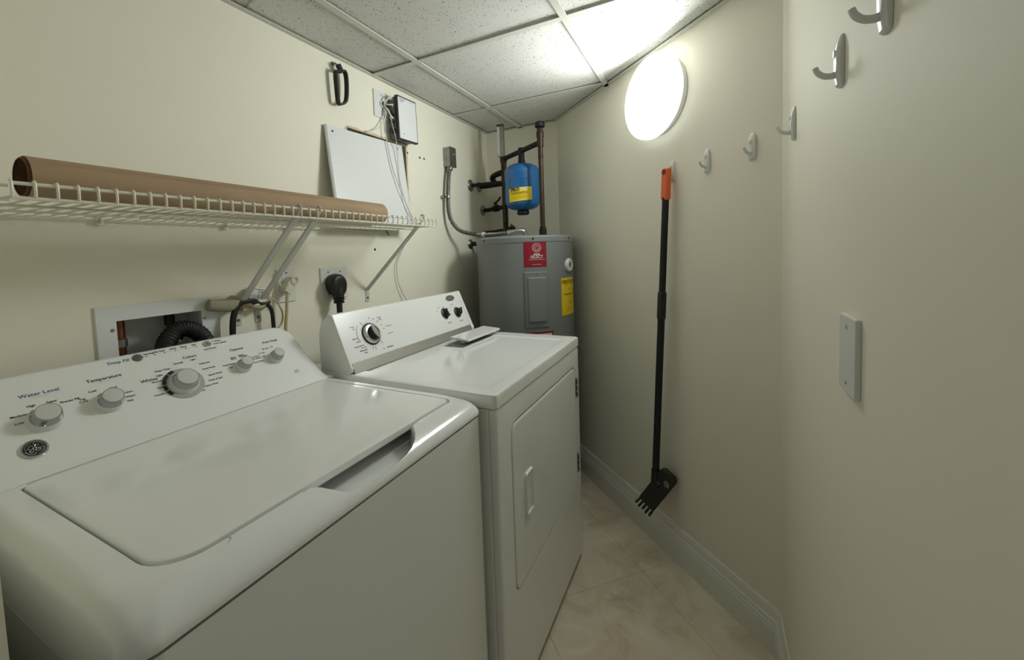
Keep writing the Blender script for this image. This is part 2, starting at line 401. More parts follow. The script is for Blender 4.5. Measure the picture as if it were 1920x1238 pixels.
# ------------------------------------------------------------------ washing machine
WY0, WY1, WXF, DYB = .078, .7795, .777, .06
wash = thing('washing_machine', 'white top-loading washing machine nearest the camera, with five knobs', 'washing machine', (.42, .436, 0))
mb = MB().loft([[V((x, y, z)) for x, y in rrect(DYB, .7763, WY0+.0025, WY1-.0025, .03, 6)] for z in (.03, .815)]
               +[[V((x, y, .816)) for x, y in rrect(.60, .7763, WY0+.0025, WY1-.0025, .03, 6)], [V((x, y, .8738)) for x, y in rrect(.60, .7763, WY0+.0025, WY1-.0025, .03, 6)]])
obj('cabinet', mb, M_white, wash)
for (x, y) in ((.12, .15), (.12, .72), (.71, .15), (.71, .72)):
    obj('foot', MB().lathe([(.02, 0), (.02, .012), (.009, .014), (.009, .04)], (x, y, 0), (0, 0, 1), 14), M_rubber, wash)
# top cover
NC, NS = 8, 130
def sm(t): t = max(0, min(1, t)); return t*t*(3-2*t)
hx0, hx1, hy0, hy1 = .268, .716, .133, .736
XRIM = hx1+.0025
FP = [(.777, .8785), (.777, .8835), (.7755, .888), (.771, .8945), (.761, .9025), (.749, .9085), (.735, .9125), (.7240, .9143), (XRIM, .9145)]
def zprof(x):
    for (xa, za), (xb_, zb_) in zip(FP[1:], FP[2:]):
        if xb_ <= x <= xa: return za+(zb_-za)*(xa-x)/(xa-xb_)
    return .9145 if x < XRIM else .8785
SP = [(.318, .0), (.330, .003), (.338, .014), (.346, .030), (.356, .043), (.372, .050), (.40, .0525), (.46, .0525), (.495, .0503), (.520, .0455), (.540, .0375), (.556, .0265), (.567, .0145), (.575, .006), (.584, .0018), (.596, 0)]
def sdx(y):
    if y <= SP[0][0] or y >= SP[-1][0]: return 0
    for (a, u), (b, v_) in zip(SP, SP[1:]):
        if a <= y <= b: return u+(v_-u)*sm((y-a)/(b-a))*.5+(v_-u)*(y-a)/(b-a)*.5
KS = [(0, .826), (0, .86), (.002, .885), (.006, .9), (.012, .909), (.02, .9135), (.03, .915), (None, .9155), (None, .9155)]
rings = []
BASE = rrect(DYB, WXF, WY0, WY1, .03, NC, NS)
def ring_pts(x0, x1, y0, y1, r, zf, zs, k, inner=None):
    P = []
    for (x, y), (_, yb) in zip(rrect(x0, x1, y0, y1, r, NC, NS), BASE):
        fr = sm((x-(x1-.10))/.10); z = zs+(zf-zs)*fr; front = x > x1-.002
        if front: y += (yb-y)*sm((y-.20)/.08)*sm((.73-y)/.08)
        if front:
            d = sdx(y)
            if inner is None: x = .777-(.777-x)*(.777-XRIM-d)/(.777-XRIM); z = z if k < 2 else zprof(x)
            elif d > 0:
                q = min(1, d/.012); xl = XRIM+d; zl = zprof(xl); ix, iz = inner(xl, zl)
                x += (ix-x)*q; z += (iz-z)*q
        P.append(V((x, y, z)))
    return P
for k, (ins, zs_) in enumerate(KS):
    xf, zf = FP[k]
    if k < 7: a = (DYB+ins, xf, WY0+ins, WY1-ins, .03-ins*.2)
    elif k == 7: a = (hx0-.004, xf, hy0-.004, hy1+.004, (.056, .024, .018, .018))
    else: a = (hx0, xf, hy0, hy1, (.055, .022, .016, .016))
    rings.append(ring_pts(*a, zf, zs_, k))
HRAD = (.055, .022, .016, .016)
FL = .8745
rings.append(ring_pts(hx0+.0008, hx1+.0008, hy0+.0008, hy1-.0008, HRAD, .912, .9135, 9, lambda xl, zl: (xl-.0025, zl-.0022)))
rings.append(ring_pts(hx0+.001, hx1, hy0+.001, hy1-.001, HRAD, .897, .9, 10, lambda xl, zl: (xl-.0055, zl-.009)))
rings.append(ring_pts(hx0+.001, hx1, hy0+.001, hy1-.001, HRAD, .885, .885, 11, lambda xl, zl: (xl-.0085-.004*(xl-XRIM)/.05, FL+.004)))
rings.append(ring_pts(hx0+.001, hx1-.0004, hy0+.001, hy1-.001, HRAD, .880, .882, 12, lambda xl, zl: (xl-.012-.008*(xl-XRIM)/.05, FL)))
rings.append(ring_pts(hx0+.003, hx1-.008, hy0+.003, hy1-.003, HRAD, .876, .878, 13, lambda xl, zl: (.706, FL-.004)))
rings.append(ring_pts(hx0+.02, hx1-.05, hy0+.02, hy1-.02, .02, .862, .865, 14, lambda xl, zl: (.664, FL-.008)))
mb = MB().loft(rings, False, False)
obj('top_cover', mb, M_white, wash, angle=50, wn=False)
# lid
def lid_ring(ins, z, nc=10):
    x0, x1, y0, y1 = hx0+.0045+ins, hx1-.004-ins, hy0+.0045+ins, hy1-.0045-ins; P = []
    rr = [.05, .018, .012, .012]   # front-left corner is the rounder one
    C = [(x1-rr[0], y0+rr[0], -PI/2, rr[0]), (x1-rr[1], y1-rr[1], 0, rr[1]), (x0+rr[2], y1-rr[2], PI/2, rr[2]), (x0+rr[3], y0+rr[3], PI, rr[3])]
    for cx, cy, a, r in C: P += [V((cx+r*math.cos(a+PI/2*k/nc), cy+r*math.sin(a+PI/2*k/nc), z)) for k in range(nc+1)]
    return P
obj('lid', MB().loft([lid_ring(.004, .900), lid_ring(0, .904), lid_ring(0, .9125), lid_ring(.001, .9153), lid_ring(.0035, .9168), lid_ring(.02, .9174), lid_ring(.1, .918)]), M_white, wash)
# console
P0 = V((.270, 0, .917)); P1 = V((.120, 0, 1.072)); cv = (P1-P0).normalized(); cn = V((cv.z, 0, -cv.x)); EY = V((0, 1, 0)); CLEN = .2195
def wc(y, s, h=0): return V((P0.x, y, P0.z))+cv*s+cn*h
def csec(y, smax):
    smax = max(smax, .003); P = []
    rr = min(.0125, smax*.45)
    for k in range(9): P.append(wc(y, (smax-rr)*k/8))
    c = wc(y, smax-rr, -rr)
    for k in range(1, 8):
        a = PI/2-1.62*k/7
        P.append(c+cv*rr*math.cos(a)+cn*rr*math.sin(a))
    e = P[-1]
    P.append(V((min(.062, e.x), y, e.z-.004 if e.z > .93 else e.z)))
    P.append(V((.060, y, .9105))); P.append(V((P0.x-.001, y, .9105)))
    return P
def smax_of(d):
    """height of the console face at distance d inwards of the top cover's side"""
    if d < .012: return .003+.005*d/.012
    if d < .038: return .008+.105*(max(0, (d-.012))/.026)**2.6
    if d < .042: return .113+.06*((d-.038)/.004)**.7
    r = .0465
    if d < .042+r: return .173+math.sqrt(max(0, r*r-(r-(d-.042))**2))
    return CLEN
DD = [0, .006, .012, .018, .022, .026, .029, .032, .034, .036, .0375, .038, .039, .0405, .042, .0425, .0435, .045, .048, .052, .057, .063, .07, .0785, .0885]
YR0 = .7705
secs = [(.088+d*.75, smax_of(d)) for d in DD]+[(.3, CLEN), (.436, CLEN), (.6, CLEN)]+[(YR0-d, smax_of(d)) for d in reversed(DD)]
obj('console', MB().loft([csec(y, s) for y, s in secs]), M_console, wash, angle=40)
# knobs
def wknob(y, s, r, big=False):
    o = wc(y, s)
    if big:
        sk = obj('dial_ring', MB().lathe([(r*1.42, .0), (r*1.42, .0012), (r*1.36, .0018), (r*1.02, .002)], o, cn, 48), mat('pale_grey_ring', (172, 173, 170), .3), wash)
        arc = MB()
        for k in range(5):
            a0, a1 = math.radians(104+k*23), math.radians(104+k*23+(19 if k != 1 else 21))
            pts = [[(rr*math.cos(a0+(a1-a0)*q/6), rr*math.sin(a0+(a1-a0)*q/6)) for q in range(7)] for rr in (r*1.18, r*1.44)]
            ring = [o+EY*x+cv*yy+cn*.0024 for x, yy in pts[0]]+[o+EY*x+cv*yy+cn*.0024 for x, yy in reversed(pts[1])]
            arc.quad(*ring)
        obj('dial_mark', arc, M_ink, sk)
    k = obj('knob', MB().lathe([(r*1.05, .0), (r*1.05, .002), (r, .004), (r*.98, .0105), (r*.94, .012)], o, cn, 40), M_white2, wash)
    obj('knob_rim', MB().lathe([(r*.92, .011), (r*.91, .0135), (r*.80, .0225), (r*.755, .0265), (r*.72, .0274), (r*.69, .0265)], o, cn, 40), M_clear, k)
    obj('knob_cap', MB().lathe([(r*.705, .025), (r*.70, .0268), (r*.64, .0275), (.001, .0278)], o, cn, 40), M_capwhite, k)
    a = math.radians(140); d = EY*math.cos(a)+cv*math.sin(a)
    obj('knob_pointer', MB().tube([o+d*r*.98+cn*.0105, o+d*r*.88+cn*.022], .0014, 6), M_white2, k)
for (y, s, r, b) in [(.191, .107, .0235, 0), (.282, .1075, .0225, 0), (.4145, .107, .0285, 1), (.552, .1095, .0185, 0), (.642, .111, .0185, 0)]: wknob(y, s, r, b)
obj('deep_fill_button', MB().lathe([(.0092, 0), (.0092, .002), (.0075, .003), (.001, .0032)], wc(.358, .2005), cn, 26), M_greyd, wash)
sb = obj('start_button', MB().lathe([(.0085, 0), (.0085, .003), (.0065, .0045)], wc(.502, .2005), cn, 26), M_chrome, wash)
obj('button_face', MB().lathe([(.0064, .003), (.0062, .0042), (.001, .0048)], wc(.502, .2005), cn, 26), M_clear, sb)
def wt(txt, y, s, size, m=M_ink, bold=.0, rot=0, align='CENTER', fx=1.0):
    a = math.radians(rot); ex = EY*math.cos(a)+cv*math.sin(a); ey = cv*math.cos(a)-EY*math.sin(a)
    return obj('lettering', text_mb(txt, wc(y, s), ex, ey, size, align, bold, fx=fx), m, wash)
wt('Water Level', .1975, .166, .0105, M_inkb, .012)
wt('Deep Fill', .3245, .2, .0105, M_inkb, .012)
for (txt, y, s) in [('Temperature', .291, .167), ('Colors', .4518, .1745), ('Whites', .358, .1365), ('Options', .56, .1665), ('Auto Soak', .6545, .1685)]: wt(txt, y, s, .0105, M_ink, .014)
small = [('Low', .1605, .113), ('Medium', .163, .128), ('High', .1815, .1425), ('Super', .208, .142), ('Precise Fill', .231, .1345),
         ('Tap', .2475, .13), ('Cold', .2475, .1245), ('Cold', .2655, .1425), ('Cool', .297, .14), ('Colors', .315, .121), ('Warm', .3165, .11), ('Hot', .313, .1),
         ('Deep Clean', .389, .1545), ('Normal', .4235, .1635), ('Light', .455, .1645), ('Light', .379, .1425), ('Normal', .3695, .1285), ('Heavy', .3725, .1115), ('Towels / Sheets', .372, .0945),
         ('Jeans', .4, .08), ('Bulky / Sheets', .4285, .0755), ('Active Wear', .463, .084), ('Drain & Spin', .478, .096), ('Speed Wash', .4835, .1105), ('Hand Wash', .477, .131), ('Delicates', .474, .1475),
         ('Off', .523, .1155), ('Deep Rinse', .5225, .126), ('Extra', .541, .144), ('Rinse', .541, .1395), ('Fabric', .5625, .1455), ('Softener', .566, .141), ('Warm Rinse', .589, .13), ('Extra Rinse', .592, .124), ('Power Rinse', .592, .1125),
         ('Off', .614, .125), ('15 min', .6145, .1365), ('30 min', .63, .1475), ('2 hr', .649, .149),
         ('Sensing/Fill', .3845, .2065), ('Soak', .4065, .2068), ('Wash', .4285, .2068), ('Rinse', .4515, .2068), ('Spin', .474, .2068), ('Pause', .5295, .2055), ('Lid Locked', .5335, .1975)]
for txt, y, s in small: wt(txt, y, s, .0062, M_ink, .02)
wt('Start/Pause', .5035, .186, .0065, M_ink, .01)
for y, s in [(.375, .2005), (.390, .2005), (.4095, .2005), (.4315, .2005), (.4545, .2005), (.477, .2005), (.5175, .2055), (.5175, .1975)]:
    obj('indicator_dot', MB().lathe([(.0013, .0001), (.0013, .0005)], wc(y, s), cn, 10), M_ink, wash)
for (a, b, s, tt) in [(.367, .375, .2005, .0003), (.39, .477, .2005, .00015), (.489, .518, .1815, .0002), (.186, .209, .1585, .0002), (.28, .302, .1595, .0002)]:
    obj('printed_line', MB().quad(wc(a, s-tt, .0003), wc(b, s-tt, .0003), wc(b, s+tt, .0003), wc(a, s+tt, .0003)), M_inkg, wash)
# round emblem with a script monogram
bo = wc(.1655, .056)
em = obj('emblem', MB().lathe([(.0178, 0), (.0178, .0018), (.0165, .0034), (.0145, .0036), (.0138, .0026), (.0005, .0026)], bo, cn, 40), M_chrome, wash)
obj('emblem_disc', MB().lathe([(.0136, .0024), (.0134, .003), (.0005, .0031)], bo, cn, 36), M_ink, em)
def stroke(pts, r=.0007):
    return MB().tube([bo+EY*x*.0135+cv*y*.0135+cn*.0034 for x, y in [(p.x, p.y) for p in spline([(a, b, 0) for a, b in pts], 6)]], r, 5)
mono = [stroke([(-.08, .28), (-.2, .45), (-.42, .4), (-.52, .15), (-.4, -.1), (-.18, -.05), (-.1, .15), (-.12, -.2), (-.25, -.48), (-.45, -.45), (-.5, -.28), (-.35, -.22)]),
        stroke([(.05, .3), (.2, .5), (.4, .42), (.35, .22), (.15, .15), (.02, .1), (.18, .02), (.05, -.2), (.15, -.42), (.4, -.42), (.52, -.2), (.42, -.02), (.3, -.12), (.38, -.25)])]
for k in range(4):
    a = math.radians(45+90*k)
    mono.append(stroke([(.86*math.cos(a+d), .86*math.sin(a+d)) for d in (-.62, -.3, 0, .3, .6)]+[(.70*math.cos(a+.78), .70*math.sin(a+.78)), (.60*math.cos(a+.6), .60*math.sin(a+.6))], .0006))
obj('emblem_monogram', merge(*mono), M_chrome, em)
he = wc(.674, .051)
ring = MB()
ring.tube([he+EY*.0068*math.cos(2*PI*k/24)+cv*.0048*math.sin(2*PI*k/24)+cn*.0002 for k in range(25)], .0004, 5)
hb = obj('efficiency_mark', ring, M_inkg, wash)
obj('lettering', text_mb('HE', he, EY, cv, .006, 'CENTER', .005), M_inkg, wash)

# ------------------------------------------------------------------ clothes dryer
DY0, DY1, DXF, DZ = .7855, 1.5225, .8066, .9187
dry = thing('clothes_dryer', 'white front-loading clothes dryer between the washing machine and grey water heater', 'clothes dryer', (.45, 1.154, 0))
mb = MB().loft([[V((x, y, z)) for x, y in rrect(.10, .790, DY0+.003, DY1-.003, .012, 4)] for z in (.025, .880)], True, True)
obj('cabinet', mb, M_white, dry)
for (x, y) in ((.16, .84), (.16, 1.47), (.74, .84), (.74, 1.47)):
    obj('foot', MB().lathe([(.018, 0), (.018, .012), (.008, .013), (.008, .03)], (x, y, 0), (0, 0, 1), 14), M_rubber, dry)
def yz(x, ins, y0, y1, z0, z1, r, nc=6): return [V((x, y, z)) for y, z in rrect(y0+ins, y1-ins, z0+ins, z1-ins, max(.001, r-ins), nc)]
dyA, dyB, dzA, dzB = .871, 1.468, .338, .811
obj('front_panel', MB().loft([yz(.788, 0, DY0+.003, DY1-.003, .022, .8805, .012), yz(.798, 0, DY0+.003, DY1-.003, .022, .8805, .012), yz(.8035, .0025, DY0+.003, DY1-.003, .022, .8805, .012), yz(DXF, .008, DY0+.003, DY1-.003, .022, .8805, .012),
    yz(DXF, -.0035, dyA, dyB, dzA, dzB, .034), yz(.8035, -.001, dyA, dyB, dzA, dzB, .034), yz(.800, -.001, dyA, dyB, dzA, dzB, .034)], True, True), M_white, dry, angle=30)
door = obj('door', MB().loft([yz(.801, .0035, dyA, dyB, dzA, dzB, .032), yz(.8062, .0035, dyA, dyB, dzA, dzB, .032), yz(.8078, .006, dyA, dyB, dzA, dzB, .032), yz(.8084, .012, dyA, dyB, dzA, dzB, .032)]), M_white, dry)
# door pull: a raised lip with a hollow behind it
def pr(ins, x): return [V((x, y, z)) for y, z in rrect(.944+ins, 1.0-ins*.8, .512+ins, .640-ins, max(.012-ins, .001), 5)]
obj('door_handle', MB().loft([pr(0, .808), pr(.0005, .812), pr(.003, .8145), pr(.0075, .8142), pr(.010, .8105), pr(.014, .809)]), M_white, door)
for zc in (.725, .42):
    h = obj('hinge', MB().box((.806, 1.4655, zc-.038), (.8125, 1.4735, zc+.038)), M_steel, dry)
    for k in (-1, 0, 1): obj('hinge_knuckle', MB().lathe([(.0042, 0), (.0042, .017)], (.8115, 1.4675, zc+k*.024-.0085), (0, 0, 1), 10), M_greyd, h)
# top panel with a shallow pressed field
def xy(z, ins, x0, x1, y0, y1, r, nc=6): return [V((x, y, z)) for x, y in rrect(x0+ins, x1-ins, y0+ins, y1-ins, max(.001, r-ins), nc)]
TB = (.10, .8085, DY0, DY1)
mb = MB().loft([xy(.8825, .001, *TB, .012), xy(.8835, 0, *TB, .012), xy(.911, 0, *TB, .012), xy(.9165, .0025, *TB, .012), xy(DZ, .008, *TB, .012),
                xy(DZ, 0, .150, .766, .838, 1.452, .02), xy(.9172, .004, .150, .766, .838, 1.452, .02), xy(.9155, .009, .150, .766, .838, 1.452, .02)])
obj('top_panel', mb, M_white, dry, angle=30)
# console
Q0, Q1 = V((.3212, 0, .938)), V((.2533, 0, 1.094)); dv = (Q1-Q0).normalized(); dn = V((dv.z, 0, -dv.x))
def dc(y, s, h=0): return V((Q0.x, y, Q0.z))+dv*s+dn*h
def dprof(y, g=0):
    P = [(.190+g, .9165), (.188+g, 1.015), (.192+g, 1.045), (.203+g, 1.072), (.222+g*.6, 1.090-g), (.240, 1.0975-g), (.250, 1.0965-g), (.2535-g*.5, 1.0915-g), (.3185-g, .9435), (.3225-g, .936), (.3215-g, .925), (.312-g, .9165)]
    return [V((x, y, z)) for x, z in P]
obj('console', MB().loft([dprof(DY0+.004, .006), dprof(DY0+.007, .001), dprof(DY0+.012, 0), dprof(DY1-.03, 0), dprof(DY1-.026, 0)]), M_console, dry, angle=28)
obj('console_end_cap', MB().loft([dprof(DY1-.0255, -.001), dprof(DY1-.010, -.002), dprof(DY1-.004, .000), dprof(DY1-.001, .006)]), M_console, dry, angle=28)
obj('trim_strip', MB().add([dc(.80, -.022, .0008), dc(1.496, -.022, .0008), dc(1.496, .012, .0012), dc(.80, .012, .0012), dc(.80, -.022, -.003), dc(1.496, -.022, -.003), dc(1.496, .012, -.003), dc(.80, .012, -.003)],
    [(0, 1, 2, 3), (0, 4, 5, 1), (1, 5, 6, 2), (2, 6, 7, 3), (3, 7, 4, 0)]), mat('brushed_silver_strip', (196, 197, 190), .3, metal=.7), dry)
def dknob(y, s, r, grip_a, cap):
    o = dc(y, s)
    k = obj('knob', MB().lathe([(r*1.12, 0), (r*1.12, .0015), (r*1.0, .002)], o, dn, 40), M_ink if cap else M_greyd, dry)
    if cap:
        obj('knob_skirt', MB().lathe([(r, .001), (r*.98, .006), (r*.88, .0105), (r*.72, .0115), (r*.68, .009)], o, dn, 40), M_chrome, k)
        core = .68
    else:
        obj('knob_skirt', MB().lathe([(r*.98, .0015), (r*.96, .004), (r*.8, .006), (.001, .0062)], o, dn, 40), M_black, k); core = .8
    a = math.radians(grip_a); gx = EY*math.cos(a)+dv*math.sin(a); gy = dv*math.cos(a)-EY*math.sin(a)
    # grip: a lens-shaped blade across the knob
    def lens(wd, h): return [o+gx*(r*core*math.cos(2*PI*q/20))+gy*(r*wd*math.sin(2*PI*q/20))+dn*h for q in range(20)]
    g1 = obj('knob_grip', MB().loft([lens(.42, .004), lens(.36, .018), lens(.30, .0235), lens(.2, .0245)]), M_black, k)
    if cap or grip_a > 90:
        obj('grip_face', MB().loft([[p-gy*(r*.0) for p in lens(.26, .0243)], lens(.24, .0252)]), M_chrome if cap else M_white2, g1)
dknob(.915, .086, .034, 112, 1); dknob(1.345, .0895, .0215, 100, 0); dknob(1.437, .081, .0215, 60, 0)
lo = dc(1.4225, .150)
def oval(a, b, h): return [lo+EY*a*math.cos(2*PI*k/32)+dv*b*math.sin(2*PI*k/32)+dn*h for k in range(32)]
bd = obj('badge', MB().loft([oval(.033, .0125, 0), oval(.033, .0125, .0018), oval(.030, .0105, .0028), oval(.027, .009, .002)]), M_chrome, dry)
obj('badge_field', MB().loft([oval(.0265, .0088, .0019), oval(.0262, .0086, .0024)]), mat('silver_badge', (150, 154, 156), .3, metal=.6), bd)
obj('badge_swoosh', MB().tube([lo+EY*x+dv*y+dn*.003 for x, y in [(-.02, -.003), (-.012, .002), (.0, .004), (.012, .0035), (.02, .001), (.014, -.003), (.002, -.0045)]], .0008, 6), M_chrome, bd)
def dt(txt, y, s, size, m=M_ink, bold=.008): return obj('lettering', text_mb(txt, dc(y, s), EY, dv, size, 'CENTER', bold), m, dry)
dt('Timed', .9725, .1345, .0075); dt('Dry', .9775, .1265, .0075); dt('Touch', .849, .122, .0065); dt('Up', .852, .1145, .0065)
dt('Automatic', .8615, .0415, .0078); dt('Dry', .868, .0325, .0078); dt('Fluff Air', .9795, .0275, .0078)
for txt, y, s in [('More Dry', .846, .083), ('Normal', .854, .0715), ('Energy Preferred', .85, .057), ('Less Dry', .866, .05), ('Cool Down', 1.004, .099), ('Cool Down', 1.0, .0725),
                  ('70', .93, .1395), ('60', .948, .133), ('50', .961, .122), ('40', .9725, .1085), ('30', .977, .092), ('20', .963, .0275), ('10', .9455, .0265), ('Low', 1.301, .1075), ('Med', 1.318, .119), ('High', 1.353, .117), ('Temperature', 1.353, .047), ('Off', 1.404, .109), ('Wrinkle', 1.417, .121), ('End Signal', 1.445, .0415)]: dt(txt, y, s, .0058, M_ink, .014)
tk = MB(); ko = (.915, .086)
for a in [148, 122, 96, 82, 68, 54, 40, 26, 12, -2, -20, -48, -62, -76, -92, -106, 196, 210, 224, 238]:
    a_ = math.radians(a); d0, d1 = .041, (.054 if a in (122, -48, -106, -92) else .0465)
    p = lambda rr, w_: dc(ko[0]+rr*math.cos(a_)-w_*math.sin(a_), ko[1]+rr*math.sin(a_)+w_*math.cos(a_), .0005)
    ww = .0006 if a in (122, -48, -106, -92) else .0003
    tk.quad(p(d0, -ww), p(d1, -ww), p(d1, ww), p(d0, ww))
pts = [dc(ko[0]+.058*math.cos(math.radians(a)), ko[1]+.058*math.sin(math.radians(a)), .0004) for a in range(140, 200, 5)]
tk.tube(pts, .0004, 4)
obj('dial_ticks', tk, M_ink, dry)
# lint screen: slot in the top and its raised cover
sl = [(.367, 1.205), (.455, 1.205), (.455, 1.470), (.367, 1.470)]
fr = lambda e, z: [V((x, y, z)) for x, y in rrect(.366-e, .456+e, 1.204-e, 1.468+e, .01, 4)]
obj('lint_slot', MB().loft([fr(.012, .9158), fr(.010, .9172), fr(.002, .9176), fr(-.002, .9165)], False, False), M_white, dry)
obj('lint_slot_opening', MB().loft([fr(.003, .9160), fr(0, .9167)], False, True), M_greyd, dry)
lp = [V((.383, 1.252, .943)), V((.468, 1.250, .938)), V((.452, 1.500, .940)), V((.364, 1.505, .946))]
c_ = sum(lp, V())/4; ex_ = ((lp[1]+lp[2])/2-(lp[0]+lp[3])/2).normalized(); ey_ = ((lp[3]+lp[2])/2-(lp[0]+lp[1])/2); ey_ = (ey_-ex_*ey_.dot(ex_)).normalized()
lc_ = obj('lint_screen_cover', MB().slab(c_-ex_.cross(ey_)*.008, ex_, ey_, ex_.cross(ey_), .086, .252, .008, .004, .002), M_white, dry)
obj('lint_screen', MB().add([V((.41, 1.27, .936)), V((.425, 1.27, .936)), V((.425, 1.46, .936)), V((.41, 1.46, .936)), V((.405, 1.27, .9166)), V((.42, 1.27, .9166)), V((.42, 1.46, .9166)), V((.405, 1.46, .9166))],
    [(0, 1, 2, 3), (4, 7, 6, 5), (0, 4, 5, 1), (1, 5, 6, 2), (2, 6, 7, 3), (3, 7, 4, 0)]), M_white2, lc_)

# ------------------------------------------------------------------ water heater
HX, HY, HR, HZ = .383, 1.993, .26, 1.345
heat = thing('water_heater', 'tall grey cylindrical water heater standing in the back corner', 'water heater', (HX, HY, 0))
obj('tank', MB().lathe([(HR-.004, .03), (HR, .034), (HR, 1.314), (HR-.002, 1.317)], (HX, HY, 0), (0, 0, 1), 96), M_grey, heat)
obj('top_cap', MB().lathe([(HR+.0015, 1.3145), (HR+.003, 1.317), (HR+.003, 1.338), (HR-.003, HZ), (HR-.02, HZ+.003), (.05, HZ+.006), (.001, HZ+.006)], (HX, HY, 0), (0, 0, 1), 96), mat('grey_cap', (132, 137, 137), .35), heat)
obj('bottom_ring', MB().lathe([(HR-.012, 0), (HR-.012, .032)], (HX, HY, 0), (0, 0, 1), 64), M_greyd, heat)
def hp(th, z, off=0): a = math.radians(th); return V((HX+(HR+off)*math.cos(a), HY+(HR+off)*math.sin(a), z))
def cylpatch(th0, th1, z0, z1, off, thick=.0006, cx=HX, cy=HY, r=HR, n=14, tilt=0, rc=0, bev=0):
    mb = MB(); 
    def P(u, v, o):
        a = math.radians(th0+(th1-th0)*u); z = z0+(z1-z0)*v+tilt*(u-.5); return V((cx+(r+o)*math.cos(a), cy+(r+o)*math.sin(a), z))
    bu, bv = bev/(math.radians(th1-th0)*r), bev/(z1-z0)
    us = [0]+[bu+(1-2*bu)*k/n for k in range(n+1)]+[1] if bev else [k/n for k in range(n+1)]
    vs = [0, bv, 1-bv, 1] if bev else [0, 1]
    g = [[P(u, v, off if (bev and (u in (0, 1) or v in (0, 1))) else off+thick) for u in us] for v in vs]
    for j in range(len(vs)-1):
        for i in range(len(us)-1): mb.add([g[j][i], g[j][i+1], g[j+1][i+1], g[j+1][i]], [(0, 1, 2, 3)])
    bm_ = bmesh.new(); vv = [bm_.verts.new(p) for p in mb.v]
    for f in mb.f: bm_.faces.new([vv[i] for i in f])
    bmesh.ops.remove_doubles(bm_, verts=bm_.verts[:], dist=1e-6)
    bm_.verts.index_update(); out = MB().add([x.co.copy() for x in bm_.verts], [tuple(x.index for x in f.verts) for f in bm_.faces]); bm_.free()
    return out
rl = obj('red_brand_label', cylpatch(-68, -43, 1.192, 1.3135, .0006), M_red, heat)
tang = lambda th: V((-math.sin(math.radians(th)), math.cos(math.radians(th)), 0)); EZ = V((0, 0, 1))
def htxt(txt, th, z, size, m, bold=0, par=None, fx=1.0): return obj('lettering', text_mb(txt, hp(th, z), tang(th), EZ, size, 'CENTER', bold, wrap=(HX, HY, HR), off=.0016, fx=fx), m, par or heat)
for rr in (.0085, .0155, .0215):
    a0 = math.radians(-54)
    obj('ring_mark', MB().tube([V((HX+(HR+.0014)*math.cos(a0+rr*math.cos(k*PI/14)/HR), HY+(HR+.0014)*math.sin(a0+rr*math.cos(k*PI/14)/HR), 1.284+rr*math.sin(k*PI/14)+(rr-.0085)*.15)) for k in range(29)], .0009, 5), M_inkw, rl)
htxt('state', -54, 1.2545, .017, M_inkw, .02, rl); htxt('SELECT', -54, 1.2405, .0195, M_inkw, .008, rl); htxt('WATER HEATERS', -54, 1.2035, .0058, M_inkw, .0, rl)
obj('underline', cylpatch(-63, -45, 1.2275, 1.2287, .0014, .0004), M_inkw, rl)
ap = obj('access_panel', cylpatch(-68.5, -42, .893, 1.169, .0, .006, bev=.004), M_grey, heat)
obj('access_panel_field', cylpatch(-65, -44.5, .921, 1.143, .006, .009, bev=.006), M_grey, ap)
for z in (1.158, .906): obj('panel_screw', MB().lathe([(.004, 0), (.004, .0015), (.001, .002)], hp(-55, z, .006), hp(-55, z, 1)-hp(-55, z), 10), M_greyd, ap)
for th in (-117.6, -57.7, -8): obj('rim_screw', MB().lathe([(.0045, 0), (.0045, .002), (.001, .003)], hp(th, 1.33, .003), hp(th, z, 1)-hp(th, z), 10), M_dark, heat)
gq = hp(-9.3, 1.193); gn = (hp(-9.3, 1.193, 1)-gq)
gm = obj('valve_grommet', MB().lathe([(.034, -.003), (.034, .008), (.030, .013), (.018, .0145), (.015, .012), (.014, .002)], gq, gn, 32), M_white2, heat)
obj('grommet_hole', MB().lathe([(.0155, .003), (.015, .010), (.001, .0102)], gq, gn, 24), M_greyd, gm)
yl = obj('yellow_energy_label', cylpatch(-24, 4.3, .939, 1.129, .0008), M_yellow, heat)
htxt('ENERGYGUIDE', -10.5, 1.108, .023, M_ink, .035, yl, .74)
for txt, th, z, sz in [('Water Heater', -14.5, 1.095, .0075), ('41', -3, 1.096, .012), ('Estimated Yearly', -7, 1.072, .006), ('$494', 0, 1.062, .009), ('Operating Cost Range', -10, 1.041, .0075), ('4622 kWh', -6, 1.006, .008), ('Estimated use', -7, .994, .005), ('Your cost will depend on your utility rates', -10, .974, .0045), ('Based on national average', -10, .966, .0045), ('See label 1', -14, .958, .005)]: htxt(txt, th, z, sz, M_ink, .01, yl)
obj('label_rule', cylpatch(-21, 2, 1.0435, 1.0465, .0016, .0003), M_ink, yl)
r2_ = obj('red_warning_label', cylpatch(-69, -37, .80, .872, .0008), M_red, heat)
obj('label_panel', cylpatch(-66, -39, .80, .862, .0016, .0004), M_inkw, r2_)

